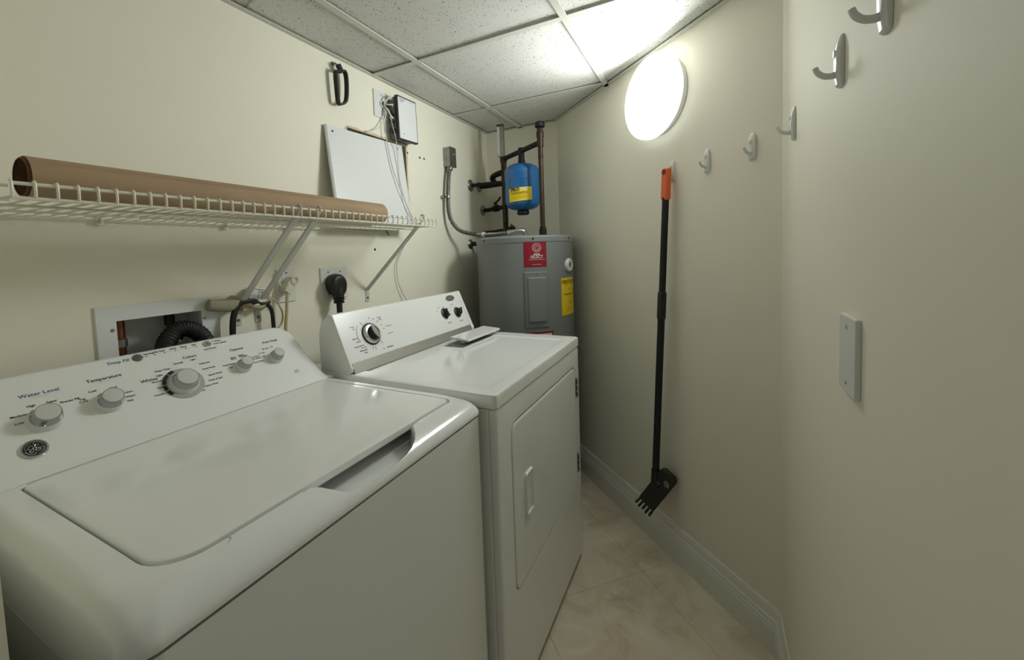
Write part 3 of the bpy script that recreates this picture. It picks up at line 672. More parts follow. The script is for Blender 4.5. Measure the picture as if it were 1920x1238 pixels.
# ------------------------------------------------------------------ pipework round the heater
LXp, LYp = .199, 2.15; RX, RY = .518, 1.925; ZJ = 1.823
pw = thing('copper_pipework', 'dark tarnished copper pipes rising above the grey water heater', 'pipes', (LXp, LYp, 1.40))
obj('riser', MB().tube([(LXp, LYp, 1.40), (LXp, LYp, 1.84)], .0165, 16), M_copper, pw)
rr_ = obj('riser', MB().tube([(RX, RY, HZ+.004), (RX, RY, 1.86)], .0125, 16), M_copper, pw)
for z, r, h in [(HZ+.006, .019, .035), (HZ+.041, .0155, .012), (1.80, .0165, .045), (1.745, .0145, .012)]: obj('coupling', MB().lathe([(r*.9, 0), (r, .004), (r, h-.004), (r*.86, h)], (RX, RY, z), (0, 0, 1), 18), M_copperd if z < 1.5 else M_copper, rr_)
vv_ = obj('relief_valve', MB().lathe([(.0135, 0), (.019, .012), (.019, .034), (.014, .05), (.0125, .058)], (RX, RY, 1.838), (0, 0, 1), 20), M_copper, pw)
obj('valve_cap', MB().lathe([(.013, .0), (.0225, .004), (.0255, .008), (.0255, .024), (.021, .031), (.008, .034), (.001, .034)], (RX, RY, 1.894), (0, 0, 1), 24), M_black, vv_)
obj('cross_pipe', MB().tube([(LXp, LYp, ZJ), (RX, RY, ZJ)], .0135, 16), M_copperd, pw)
TX, TY = .371, 2.035
te = V((LXp+(RX-LXp)*.52, LYp+(RY-LYp)*.52, ZJ)); TX, TY = te.x, te.y
obj('tee', MB().tube([te+V((0, 0, .016)), te+V((0, 0, -.045))], .017, 16), M_copperd, pw)
obj('valve_body', MB().lathe([(.017, 0), (.021, .006), (.021, .03), (.016, .036)], (LXp, LYp, ZJ-.022), (0, 0, 1), 16), M_copper, pw)
ga = obj('gauge_strip', MB().slab((LXp-.002, LYp-.018, 1.925), (1, .12, 0), (0, 0, 1), (.12, -1, 0), .040, .188, .012, .003, .002), M_steel, pw)
obj('gauge_scale', MB().slab((LXp-.011, LYp-.0325, 1.922), (1, .12, 0), (0, 0, 1), (.12, -1, 0), .016, .165, .0012, .001, .0005), M_inkw, ga)
obj('gauge_top', MB().slab((LXp-.002, LYp-.031, 2.0135), (1, .12, 0), (0, 0, 1), (.12, -1, 0), .041, .011, .003, .002, .001), mat('rust_red', (84, 54, 44), .5), ga)
tkm = MB()
for k in range(15):
    tkm.slab((LXp-.008+(.0015 if k % 2 else 0), LYp-.0341, 1.85+k*.0105), (1, .12, 0), (0, 0, 1), (.12, -1, 0), .008 if k % 2 else .011, .0026, .0004, .0003, .0001)
obj('scale_ticks', tkm, M_ink, ga)
gt = MB()
for k in range(17): gt.slab((LXp+.011, LYp-.030, 1.848+k*.0095), (1, .12, 0), (0, 0, 1), (.12, -1, 0), .004, .004, .0012, .001, .0003)
obj('slot_row', gt, M_inkw, ga)
# pipes that come out of the left wall
def stub(y, z, path, r, mm, er=.033):
    e = obj('escutcheon', MB().lathe([(er, .0), (er, .002), (er*.85, .006), (er*.55, .011), (r*1.1, .012)], (0.0005, y, z), (1, 0, 0), 28), M_steel, pw)
    obj('wall_pipe', MB().tube(spline(path, 5), r, 12), mm, e)
stub(2.089, 1.680, [(.0, 2.089, 1.680), (.05, 2.10, 1.681), (.12, 2.13, 1.684), (LXp, LYp, 1.686)], .011, M_copperd, .036)
stub(2.194, 1.684, [(.0, 2.194, 1.684), (.06, 2.185, 1.680), (.13, 2.165, 1.678), (LXp, LYp, 1.678)], .012, M_copperd)
obj('elbow', MB().tube(spline([(.11, 2.23, 1.690), (.085, 2.235, 1.715), (.08, 2.23, 1.736), (.10, 2.22, 1.748), (.15, 2.18, 1.748), (LXp, LYp, 1.747)], 6), .0175, 12), M_copperd, pw)
stub(2.235, 1.540, [(.0, 2.235, 1.540), (.05, 2.225, 1.540), (.12, 2.19, 1.541), (LXp, LYp, 1.541)], .0125, M_copperd)
vb = obj('shutoff_valve', MB().tube([(.10, 2.2, 1.541), (.135, 2.183, 1.541)], [.02, .02], 12).tube([(.118, 2.19, 1.545), (.118, 2.185, 1.575)], .0085, 10), M_copperd, pw)
obj('valve_handle', MB().tube(spline([(.112, 2.19, 1.573), (.125, 2.18, 1.577), (.15, 2.165, 1.588), (.165, 2.155, 1.602)], 4), .006, 8).lathe([(.012, 0), (.012, .008)], (.112, 2.19, 1.570), (0, 0, 1), 12), M_copperd, vb)
stub(2.061, 1.326, [(.0, 2.061, 1.326), (.05, 2.061, 1.326), (.125, 2.050, 1.326)], .0135, M_copperd, .03)
obj('low_pipe', MB().tube(spline([(.02, 2.19, 1.392), (.08, 2.185, 1.392), (.15, 2.16, 1.395), (LXp, LYp, 1.398), (.26, 2.13, 1.402)], 5), .0155, 12), M_copperd, pw)
hv = obj('union_valve', MB().lathe([(.021, 0), (.021, .03), (.014, .036)], (.248, 2.13, 1.385), (0, 0, 1), 14), M_copperd, pw)
obj('valve_handle', MB().tube([(.235, 2.14, 1.428), (.262, 2.12, 1.424), (.275, 2.115, 1.415)], .005, 8).tube([(.248, 2.13, 1.42), (.243, 2.125, 1.436)], .006, 8), M_steel, hv)

# expansion tank
et = thing('expansion_tank', 'small blue expansion tank with yellow label hanging between the copper risers', 'tank', (TX, TY, 1.49))
TR = .0975
obj('shell', MB().lathe([(.03, 1.497), (.060, 1.503), (.085, 1.516), (.0955, 1.535), (TR, 1.555), (TR, 1.655), (TR+.0015, 1.660), (TR+.0015, 1.669), (TR, 1.673), (TR, 1.700), (.0955, 1.716), (.086, 1.732), (.062, 1.746), (.03, 1.752), (.018, 1.754)], (TX, TY, 0), (0, 0, 1), 64), M_blue, et)
obj('neck', MB().lathe([(.020, 1.752), (.020, 1.765), (.0165, 1.779)], (TX, TY, 0), (0, 0, 1), 20), M_copperd, et)
obj('air_valve_cap', MB().lathe([(.026, 1.499), (.034, 1.492), (.034, 1.480), (.028, 1.473), (.001, 1.473)], (TX, TY, 0), (0, 0, 1), 24), M_black, et)
lb = obj('yellow_label', cylpatch(-114, -37, 1.540, 1.611, .0006, .0006, TX, TY, TR, 18, tilt=.009), M_yellow, et)
def etxt(txt, th, z, size, m, bold, fx=1.0):
    a = math.radians(th); o = V((TX+TR*math.cos(a), TY+TR*math.sin(a), z)); ex = (V((-math.sin(a), math.cos(a), 0))+EZ*.07).normalized()
    return obj('lettering', text_mb(txt, o, ex, EZ, size, 'CENTER', bold, wrap=(TX, TY, TR), off=.0022, fx=fx), m, lb)
etxt('PRO', -91, 1.5985, .026, M_ink, .035, .95); etxt('FLO', -62, 1.6015, .026, M_inkw, .02, .9)
etxt('Thermal Expansion Tank', -75, 1.5785, .0085, M_ink, .01)
for k, zz in enumerate((1.567, 1.560, 1.553)): etxt('install on the cold water supply line', -77, zz, .0052, mat('brown_ink', (120, 90, 20), .6), .0)
wvp = []
for k in range(30):
    a = math.radians(-104+k*1.75); wvp.append(V((TX+(TR+.002)*math.cos(a), TY+(TR+.002)*math.sin(a), 1.585+.0022*math.sin(k*.95)+(k-15)*.00016)))
obj('wave_mark', MB().tube(wvp, .0012, 5), M_ink, lb)

# ------------------------------------------------------------------ junction box and flexible conduit
jb = thing('junction_box', 'galvanised steel junction box on the left wall above the conduit', 'electrical box', (0, 1.84, 1.795))
obj('box', MB().slab((.0005, 1.838, 1.796), (0, 1, 0), (0, 0, 1), (1, 0, 0), .062, .104, .040, .004, .001), M_steel, jb)
obj('cover_plate', MB().slab((.0405, 1.838, 1.796), (0, 1, 0), (0, 0, 1), (1, 0, 0), .066, .108, .003, .005, .001), M_steel, jb)
obj('knockout', MB().lathe([(.011, 0), (.011, .0012), (.009, .0012), (.009, .0006), (.001, .0006)], (.022, 1.807, 1.80), (0, -1, 0), 20), M_steel, jb)
obj('toggle', MB().tube(spline([(.044, 1.834, 1.806), (.050, 1.840, 1.812), (.051, 1.848, 1.806), (.046, 1.852, 1.798)], 5), .003, 8), M_steel, jb)
cd = thing('flexible_conduit', 'ribbed grey metal conduit curving from the junction box to the water heater', 'conduit', (.03, 1.81, 1.74))
path = spline([(.028, 1.825, 1.743), (.028, 1.812, 1.70), (.030, 1.792, 1.576), (.035, 1.789, 1.49), (.05, 1.804, 1.433), (.08, 1.834, 1.393), (.14, 1.872, 1.374), (.2, 1.874, 1.369), (.27, 1.876, 1.368), (.34, 1.884, 1.371)], 18)
# resample evenly and rib
ev = [path[0]]; acc = 0
for a, b in zip(path, path[1:]):
    L_ = (b-a).length; pos = 0
    while acc+(L_-pos) >= .0025:
        pos += .0025-acc; acc = 0; ev.append(a+(b-a)*(pos/L_))
    acc += L_-pos
obj('ribbed_tube', MB().tube(ev, [.0122 if k % 4 < 2 else .0094 for k in range(len(ev))], 12), M_conduit, cd)
obj('box_connector', MB().lathe([(.013, 0), (.016, .004), (.016, .018), (.012, .02)], (.028, 1.824, 1.724), (0, .2, 1), 18), M_steel, cd)
obj('strap', MB().lathe([(.0135, 0), (.0135, .012)], (.0302, 1.7915, 1.572), (0, .1, 1), 16).box((0.0005, 1.765, 1.572), (.022, 1.782, 1.584)), M_steel, cd)
obj('end_connector', MB().tube([(.335, 1.883, 1.371), (.355, 1.888, 1.373)], .0155, 16).tube(spline([(.35, 1.887, 1.373), (.39, 1.90, 1.378), (.415, 1.915, 1.376), (.42, 1.925, 1.362), (.42, 1.927, 1.35)], 5), .0125, 14), M_chrome, cd)
obj('clip', MB().tube([(.19, 1.874, 1.369), (.205, 1.874, 1.369)], .0142, 14), M_white2, cd)

# ------------------------------------------------------------------ wire shelf
SX, SYA, SYB, SZ = .305, .1515, 1.281, 1.3835
sh = thing('wire_shelf', 'white wire shelf on the left wall above the appliances', 'shelf', (0, .7, SZ))
wr = .0022
for (x, z, ya, r) in [(SX, 1.3815, SYA, .0030), (SX, 1.4045, SYA, .0030), (.012, 1.3795, .10, .0030), (.105, 1.3795, SYA-.05, .0026), (.205, 1.3795, SYA-.05, .0026)]:
    obj('long_wire', MB().tube([(x, ya, z), (x, SYB, z)], r, 8), M_wire, sh)
for (z, ya) in [(1.3795, .05), (1.4015, .05)]: obj('return_wire', MB().tube([(SX-.012, ya, z), (SX-.012, SYA, z)], .003, 8), M_wire, sh)
n = 45; first = None
for k in range(n):
    y = SYA+(SYB-SYA)*k/(n-1)
    if first is None:
        first = obj('cross_wire', MB().tube([(.010, y, 1.3838), (.15, y, 1.3838), (SX-.004, y, 1.3838), (SX+.0035, y, 1.3845), (SX+.0045, y, 1.389), (SX+.0045, y, 1.404), (SX+.003, y, 1.4085), (SX-.002, y, 1.4085)], wr, 6), M_wire, sh)
        o = first
    else:
        o = first.copy(); COL.objects.link(o); o.parent = sh; o.location = (0, (SYB-SYA)*k/(n-1), 0)
for y in (.359, .64, .84, 1.027):
    obj('wall_clip', MB().slab((.0005, y, 1.378), (0, 1, 0), (0, 0, 1), (1, 0, 0), .014, .026, .008, .004, .002).tube([(.006, y, 1.372), (.015, y, 1.374), (.0185, y, 1.381)], .003, 8), M_wire, sh)
obj('loose_clip', MB().tube([(.02, 1.300, 1.392), (.022, 1.312, 1.375), (.022, 1.322, 1.362)], .0035, 8), M_greyd, sh)

# shelf brackets
br = thing('shelf_bracket', 'slanted white shelf brace nearest the outlet box, first of the near pair', 'bracket', (0, .660, 1.10), 0, 'shelf braces on the left wall', local=True)
prof = lambda p, d, w_, t_: None
def bar(a, b, w_=.016, t_=.006):
    a, b = V(a), V(b); d = (b-a).normalized(); s = V((0, 1, 0)); nrm = d.cross(s).normalized(); R = []
    for p in (a, b): R.append([p-s*w_/2, p-s*w_/2+nrm*t_, p-s*w_/2*.6+nrm*t_, p-s*w_/2*.6+nrm*.001, p+s*w_/2*.6+nrm*.001, p+s*w_/2*.6+nrm*t_, p+s*w_/2+nrm*t_, p+s*w_/2])
    return MB().loft(R)
obj('brace_bar', bar((.004, .0, .022), (.292, .002, .279), .0165, .007), M_bracket, br)
obj('foot_plate', MB().slab((.0005, 0, -.002), (0, 1, 0), (0, 0, 1), (1, 0, 0), .020, .046, .0025, .003, .001), M_bracket, br)
obj('screw', MB().lathe([(.0048, .0), (.0045, .002), (.001, .0032)], (.003, 0, -.008), (1, 0, 0), 12), M_greyd, br)
obj('shelf_hook', MB().tube([(.285, .002, .275), (.300, .002, .292), (.3065, .002, .300), (.312, .002, .312), (.305, .002, .3155), (.297, .002, .311)], .0035, 8), M_bracket, br)
b2 = copy_tree(br, (0, .7225, 1.10)); b2['label'] = 'slanted white shelf brace beside its twin, the one nearer the duplex outlet'
b3 = copy_tree(br, (0, 1.195, 1.108)); b3['label'] = 'single slanted shelf brace above the clothes dryer at the shelf end'

# roll of brown paper
ta, tb = V((.262, .178, 1.4212)), V((.238, 1.042, 1.4212)); tax = (tb-ta).normalized()
ro = thing('kraft_paper_roll', 'long brown kraft paper roll lying on the white wire shelf', 'paper roll', ta)
Lr = (tb-ta).length
obj('outer_sheet', MB().lathe([(.0335, .0), (.0352, .0), (.0352, Lr*.3), (.0349, Lr*.6), (.0352, Lr-.003), (.033, Lr), (.029, Lr), (.029, .0)], ta, tax, 40, caps=False), M_kraft, ro)
obj('core', MB().lathe([(.0295, -.004), (.0310, -.0045), (.0325, -.003), (.0328, .02), (.029, .02), (.028, -.003)], ta, tax, 36, caps=False), M_kraftin, ro)
obj('core_inside', MB().lathe([(.0288, .001), (.0288, Lr-.002)], ta, tax, 32, caps=False), M_kraftin, ro)
obj('paper_seam', MB().add([ta+tax*.03+V((.0250, 0, .0252)), ta+tax*(Lr-.02)+V((.0246, 0, .0256)), ta+tax*(Lr-.02)+V((.0264, 0, .0238)), ta+tax*.03+V((.0264, 0, .0238))], [(0, 1, 2, 3)]), M_kraft, ro)

# leaning access panel
pa, pb_, pc, pd = V((.073, 1.003, 1.3868)), V((.073, 1.428, 1.3868)), V((.0125, 1.452, 1.781)), V((.0125, 1.019, 1.769))
pn = (pb_-pa).cross(pd-pa).normalized(); pn = pn if pn.x > 0 else -pn
pl_ = thing('metal_wall_panel', 'white metal access panel leaning on the left wall behind the paper roll', 'panel', (.073, 1.2, 1.387))
obj('sheet', MB().loft([[p-pn*.009 for p in (pa, pb_, pc, pd)], [p-pn*.001 for p in (pa, pb_, pc, pd)], [p+((pa+pc)/2-p)*.004 for p in (pa, pb_, pc, pd)]]), M_panelw, pl_)
ed = MB(); 
ed.tube([pa+pn*.0002+(pb_-pa)*.012, pd+pn*.0002+(pc-pd)*.012], .0018, 6)
obj('folded_edge', ed, M_panelw, pl_)
for u in (.07, .92): 
    q = pd+(pc-pd)*u+(pa-pd)*.055
    obj('screw_hole', MB().lathe([(.0042, -.001), (.0042, .0006), (.001, .0008)], q, pn, 12), M_dark, pl_)

# ------------------------------------------------------------------ things on the left wall, near the ceiling
hk = thing('strap_hook', 'small grey wall hook under the ceiling edge holding a black strap', 'hook', (0, 1.085, 2.0))
obj('hook', MB().tube(spline([(.001, 1.084, 2.012), (.012, 1.083, 2.012), (.020, 1.085, 2.004), (.022, 1.088, 1.996), (.018, 1.090, 1.993)], 5), .0035, 8).lathe([(.009, 0), (.009, .002)], (0, 1.084, 2.012), (1, 0, 0), 12), M_steel, hk)
st = thing('wrist_strap', 'black looped strap hanging on the left wall below the ceiling', 'strap', (.025, 1.095, 1.93))
def ribbon(pts, wd, th, m, name, par, wv_=V((1, 0, 0))):
    P = spline(pts, 8); R = []
    for i, p in enumerate(P):
        tg = (P[min(i+1, len(P)-1)]-P[max(i-1, 0)]).normalized(); nrm = tg.cross(wv_).normalized()
        R.append([p-wv_*wd/2-nrm*th/2, p+wv_*wd/2-nrm*th/2, p+wv_*wd/2+nrm*th/2, p-wv_*wd/2+nrm*th/2])
    return obj(name, MB().loft(R), m, par)
ribbon([(.027, 1.092, 1.979), (.027, 1.074, 1.977), (.027, 1.069, 1.965), (.027, 1.070, 1.92), (.027, 1.073, 1.87), (.027, 1.078, 1.856), (.027, 1.090, 1.857), (.027, 1.105, 1.868), (.027, 1.115, 1.885), (.027, 1.1205, 1.925), (.027, 1.121, 1.965), (.027, 1.117, 1.985), (.027, 1.108, 1.989), (.027, 1.096, 1.981)], .018, .0065, M_rubber, 'loop', st)
obj('buckle', MB().slab((.020, 1.0925, 1.992), (0, .82, .57), (0, -.57, .82), (1, 0, 0), .017, .032, .014, .003, .002), M_black, st)

wp = thing('cable_wall_plate', 'white wall plate with a cable hole beside the internet box', 'wall plate', (0, 1.337, 1.933))
obj('plate', MB().slab((.0003, 1.3365, 1.933), (0, 1, 0), (0, 0, 1), (1, 0, 0), .090, .116, .0055, .003, .002), M_white2, wp)
obj('bushing', MB().lathe([(.016, .004), (.016, .010), (.012, .014), (.010, .013), (.010, .004)], (0, 1.341, 1.936), (1, 0, 0), 20), M_white2, wp)
obj('bushing_hole', MB().lathe([(.0105, .004), (.010, .0125), (.001, .0127)], (0, 1.341, 1.936), (1, 0, 0), 16), M_dark, wp)
for z in (1.975, 1.891): obj('plate_screw', MB().lathe([(.0032, .005), (.003, .0062), (.001, .0066)], (0, 1.3365, z), (1, 0, 0), 10), M_inkg, wp)
bx = thing('internet_box', 'white fibre terminal box with black rim fixed below the ceiling tiles', 'internet box', (0, 1.45, 1.887))
def ib(x0, x1, ins): return MB().slab((x0, 1.4465, 1.887), (0, 1, .028), (0, -.028, 1), (1, 0, 0), .136-2*ins, .194-2*ins, x1-x0, .006, .002)
obj('back_case', ib(.006, .044, .006), mat('grey_case', (128, 130, 128), .45), bx)
obj('black_rim', ib(.044, .058, .0), M_black, bx)
obj('front_cover', ib(.0575, .060, .006), M_panelw, bx)
for k, (z, h) in enumerate([(1.968, .02), (1.932, .012), (1.905, .014), (1.884, .012), (1.868, .012), (1.853, .006), (1.828, .022)]):
    obj('port', MB().slab((.028, 1.387, z), (1, 0, 0), (0, 0, 1), (0, -1, 0), .014, h, .003, .002, .001), M_black, bx)
for txt, y, z, sz in [('FIBER TERMINAL', 1.412, 1.968, .0055), ('model 1100', 1.407, 1.962, .0045), ('ports 1 - 4', 1.405, 1.957, .0045), ('class 1 laser', 1.470, 1.970, .0045)]:
    obj('lettering', text_mb(txt, (.0604, y, z), (0, 1, .028), (0, -.028, 1), sz, 'CENTER', .006), M_ink, bx)
obj('logo_dot', MB().lathe([(.0025, 0), (.0025, .0008)], (.060, 1.414, 1.817), (1, 0, 0), 12), M_ink, bx)
GC = 'cables at the internet box'
def cable(name, pts, r, m, label, n=8, group=None, plug=None):
    P = spline(pts, n); c = thing(name, label, 'cable', P[0], 0, group)
    obj('cord', MB().tube(P, r, 8), m, c)
    if plug: obj('plug', MB().slab(*plug), M_black if m is not M_white2 else M_white2, c)
    return c
hole = (.012, 1.342, 1.936)
cable('coiled_cable', [hole, (.03, 1.347, 1.955), (.04, 1.360, 1.968), (.034, 1.372, 1.970), (.028, 1.384, 1.968)], .0032, M_white2, 'white cable arching from the wall plate to the top port', 8, GC, ((.028, 1.384, 1.968), (1, 0, 0), (0, 0, 1), (0, -1, 0), .013, .014, .018, .002, .001))
cable('coiled_cable', [hole, (.035, 1.348, 1.932), (.045, 1.362, 1.934), (.034, 1.374, 1.932), (.028, 1.386, 1.930)], .003, M_white2, 'white cable running level from the wall plate to the second port', 8, GC)
cable('power_cable', [hole, (.03, 1.348, 1.928), (.035, 1.362, 1.905), (.034, 1.371, 1.880), (.032, 1.373, 1.855), (.030, 1.371, 1.838), (.028, 1.385, 1.829)], .0022, M_rubber, 'thin black cable looping down to the lowest port', 8, GC, ((.028, 1.386, 1.829), (1, 0, 0), (0, 0, 1), (0, -1, 0), .016, .018, .024, .003, .001))
cable('power_cable', [hole, (.03, 1.350, 1.920), (.038, 1.366, 1.902), (.034, 1.378, 1.892), (.028, 1.386, 1.888)], .0026, M_rubber, 'short black cable slanting to the middle port', 8, GC)
cable('data_cable', [hole, (.03, 1.346, 1.912), (.034, 1.358, 1.892), (.036, 1.372, 1.880), (.03, 1.387, 1.884)], .003, M_white2, 'white cable with pale connector at the middle port', 8, GC, ((.028, 1.387, 1.8845), (1, 0, 0), (0, 0, 1), (0, -1, 0), .012, .012, .022, .002, .001))
cable('data_cable', [hole, (.022, 1.346, 1.905), (.022, 1.334, 1.870), (.021, 1.305, 1.830), (.018, 1.262, 1.802), (.016, 1.236, 1.792), (.013, 1.228, 1.784)], .0019, M_white2, 'thin white cable running down left from the wall plate to the panel edge', 8, GC)
cable('data_cable', [hole, (.020, 1.341, 1.90), (.020, 1.337, 1.84), (.0215, 1.339, 1.79), (.041, 1.346, 1.66), (.060, 1.372, 1.56), (.074, 1.415, 1.46), (.082, 1.440, 1.415), (.085, 1.448, 1.40)], .0021, M_bracket, 'grey cable crossing the white panel down to the shelf', 8, GC)
cable('hanging_cable', [hole, (.032, 1.352, 1.91), (.038, 1.366, 1.84), (.040, 1.378, 1.80), (.034, 1.392, 1.74), (.042, 1.388, 1.62), (.064, 1.392, 1.52), (.078, 1.408, 1.45), (.084, 1.424, 1.398), (.06, 1.446, 1.37), (.02, 1.447, 1.345), (.012, 1.425, 1.302), (.012, 1.388, 1.25), (.012, 1.374, 1.215), (.012, 1.380, 1.15), (.014, 1.402, 1.10), (.018, 1.424, 1.06), (.018, 1.43, 1.02)], .0019, M_bracket, 'long thin cable dropping past the shelf end to behind the dryer', 8)

# ------------------------------------------------------------------ outlets
def plate(name, label, y0, y1, z0, z1, cat='wall plate'):
    t_ = thing(name, label, cat, (0, (y0+y1)/2, (z0+z1)/2))
    obj('plate', MB().slab((.0003, (y0+y1)/2, (z0+z1)/2), (0, 1, 0), (0, 0, 1), (1, 0, 0), y1-y0, z1-z0, .006, .003, .002), M_white2, t_)
    return t_
p1 = plate('duplex_outlet', 'white outlet plate behind the cream plug', .791, .861, 1.1285, 1.2405, 'outlet')
for z in (1.207, 1.165): obj('socket_face', MB().slab((.006, .826, z), (0, 1, 0), (0, 0, 1), (1, 0, 0), .033, .028, .0018, .010, .0006), M_white2, p1)
obj('plate_screw', MB().lathe([(.0035, .006), (.003, .0075), (.001, .0078)], (0, .826, 1.226), (1, 0, 0), 10), M_inkg, p1)
p2 = plate('dryer_outlet', 'square white outlet plate behind the big black plug', .965, 1.088, 1.1175, 1.2365, 'outlet')
for y, z in ((.998, 1.218), (1.055, 1.218), (.998, 1.136), (1.055, 1.136)): obj('plate_screw', MB().lathe([(.0032, .006), (.003, .0075), (.001, .0078)], (0, y, z), (1, 0, 0), 10), M_inkg, p2)
obj('socket_face', MB().lathe([(.027, .0055), (.027, .0085), (.001, .0088)], (0, 1.022, 1.178), (1, 0, 0), 28), M_black, p2)
dp = thing('dryer_plug', 'large black power plug with thick cord above the dryer', 'plug', (.05, 1.01, 1.17))
def ell(cx, cy, cz, ay, az, n=22): return [V((cx, cy+ay*math.cos(2*PI*k/n), cz+az*math.sin(2*PI*k/n)-(.35*az*(1 if math.sin(2*PI*k/n) < 0 else 0)*math.sin(2*PI*k/n)*-1))) for k in range(n)]
obj('plug_body', MB().loft([ell(.009, 1.014, 1.176, .034, .034), ell(.022, 1.014, 1.176, .036, .036), ell(.046, 1.010, 1.172, .036, .038), ell(.056, 1.008, 1.170, .031, .033), ell(.060, 1.007, 1.168, .02, .022)]), M_black, dp)
obj('plug_neck', MB().tube([(.035, 1.010, 1.158), (.042, 1.007, 1.135), (.046, 1.006, 1.118)], [.026, .022, .0185], 16), M_black, dp)
obj('strain_relief', MB().lathe([(.019, 0), (.019, .006), (.016, .008), (.019, .010), (.019, .016), (.015, .018)], (.046, 1.006, 1.102), (0, 0, 1), 16), M_black, dp)
obj('relief_screw', MB().lathe([(.004, 0), (.004, .004)], (.056, 1.020, 1.117), (1, 0, 0), 10), M_chrome, dp)
obj('cord', MB().tube(spline([(.046, 1.006, 1.115), (.048, 1.005, 1.06), (.050, 1.004, .98), (.05, 1.0, .80)], 5), .0105, 12), M_rubber, dp)
cp = thing('cream_plug', 'cream right-angle plug with tan cord in the duplex outlet', 'plug', (.03, .825, 1.18))
e1, e2, e3 = V((0, .62, .78)), V((0, -.78, .62)), V((1, 0, 0))
obj('plug_body', MB().slab((.008, .822, 1.186), e2, e1, e3, .030, .056, .028, .010, .005), M_almond, cp)
obj('finger_ring', MB().tube([V((.036, .834, 1.200))+e1*.012*math.cos(k*PI/8)+e2*.011*math.sin(k*PI/8) for k in range(17)], .0038, 8), M_almond, cp)
obj('plug_heel', MB().slab((.030, .812, 1.172), e2, e1, e3, .026, .026, .010, .003, .002), M_almond, cp)
obj('cord', MB().tube(spline([(.034, .806, 1.160), (.034, .803, 1.14), (.033, .800, 1.10), (.030, .795, 1.05), (.03, .79, .96)], 6), .0052, 10), M_cord, cp)

# washer supply box sunk in the wall
ob = thing('washer_outlet_box', 'white recessed supply box in the wall behind the washing machine', 'outlet box', (0, .466, 1.06))
def fr2(y0, y1, z0, z1, x): return [V((x, y, z)) for y, z in ((y0, z0), (y1, z0), (y1, z1), (y0, z1))]
mb = MB().loft([fr2(.333, .607, .925, 1.1735, .0003), fr2(.333, .607, .925, 1.1735, .003), fr2(.3355, .6045, .9275, 1.171, .0055), fr2(.372, .559, .955, 1.1365, .0055), fr2(.372, .559, .955, 1.1365, -.005)], False, False)
obj('face_frame', mb, M_panelw, ob, angle=20)
obj('box_liner', MB().loft([fr2(.372, .559, .955, 1.1365, -.004), fr2(.368, .563, .951, 1.1375, -.012), fr2(.368, .563, .951, 1.1375, -.085), fr2(.37, .561, .953, 1.136, -.086)], False, True), M_panelw, ob, angle=20)
for y, z in ((.3645, 1.116), (.566, 1.1135)): obj('frame_screw', MB().lathe([(.004, .005), (.0035, .0075), (.001, .008)], (0, y, z), (1, 0, 0), 10), M_steel, ob)
cpj = obj('supply_pipe', MB().tube([(-.045, .393, .96), (-.045, .393, 1.135)], .0125, 16), M_copperb, ob)
obj('pipe_fitting', MB().lathe([(.0155, 0), (.0155, .018), (.0135, .02)], (-.045, .393, 1.066), (0, 0, 1), 16), M_steel, cpj)
obj('supply_pipe', MB().tube([(-.06, .51, 1.10), (-.06, .51, 1.136)], .012, 14), M_copper, ob)
obj('supply_hose_nut', MB().lathe([(.008, 0), (.009, .01), (.008, .02)], (-.028, .508, 1.062), (1, 0, .3), 12), M_chrome, ob)
dh = thing('drain_hose', 'ribbed black drain hose arching out of the supply box', 'hose', (.02, .5, 1.0))
hpth = spline([(.03, .452, .96), (.02, .458, 1.03), (.008, .468, 1.062), (.002, .490, 1.086), (.003, .515, 1.093), (.008, .538, 1.082), (.014, .556, 1.055), (.018, .566, 1.0), (.02, .568, .94)], 16)
obj('hose_tube', MB().tube(hpth, [.0225 if k % 4 < 2 else .0212 for k in range(len(hpth))], 16), M_rubber, dh)

# adapter, cords and foam behind the paired braces
ad = thing('power_adapter', 'small white power adapter strapped to the wall behind the paired braces', 'adapter', (.02, .71, 1.165))
a1, a2 = V((0, 1, -.25)).normalized(), V((0, .25, 1)).normalized()
obj('case', MB().slab((.008, .708, 1.158), a1, a2, (1, 0, 0), .056, .052, .026, .003, .002), M_white2, ad)
obj('print_line', merge(MB().slab((.0342, .7065, 1.160), a2, a1, (1, 0, 0), .044, .0012, .0003, .0003, .0001), MB().slab((.0342, .709, 1.1815), a1, a2, (1, 0, 0), .052, .0014, .0003, .0003, .0001)), M_ink, ad)
obj('lettering', text_mb('INPUT', (.0343, .722, 1.170), a1, a2, .006, 'CENTER', .01), M_ink, ad); obj('lettering', text_mb('120V', (.0343, .722, 1.162), a1, a2, .006, 'CENTER', .01), M_ink, ad)
obj('adapter_plug', MB().lathe([(.010, 0), (.009, .006), (.006, .007)], (.034, .692, 1.146), (1, 0, 0), 16), M_black, ad)
obj('mounting_base', MB().slab((.0005, .71, 1.137), (0, 1, .05), (0, -.05, 1), (1, 0, 0), .09, .034, .020, .004, .003), M_cord, ad)
tp = thing('foam_strip', 'grey foam pipe wrap stuck to the wall beside the supply box', 'foam', (.02, .605, 1.145))
obj('foam', MB().tube(spline([(.024, .567, 1.151), (.026, .590, 1.146), (.026, .620, 1.144), (.018, .642, 1.150)], 6), [.0165+.0055*k/18 for k in range(19)], 12), M_foam, tp)
cable('appliance_cord', [(.026, .712, 1.140), (.030, .690, 1.147), (.034, .664, 1.150), (.034, .644, 1.140), (.034, .629, 1.112), (.034, .6225, 1.06), (.034, .622, .95)], .0085, M_rubber, 'thick black cord bending down left of the paired braces', 6)
cable('appliance_cord', [(.026, .728, 1.140), (.03, .742, 1.125), (.032, .749, 1.105), (.032, .751, 1.06), (.032, .751, .96)], .006, M_rubber, 'short black cord dropping between the second brace and the tan cord', 6)
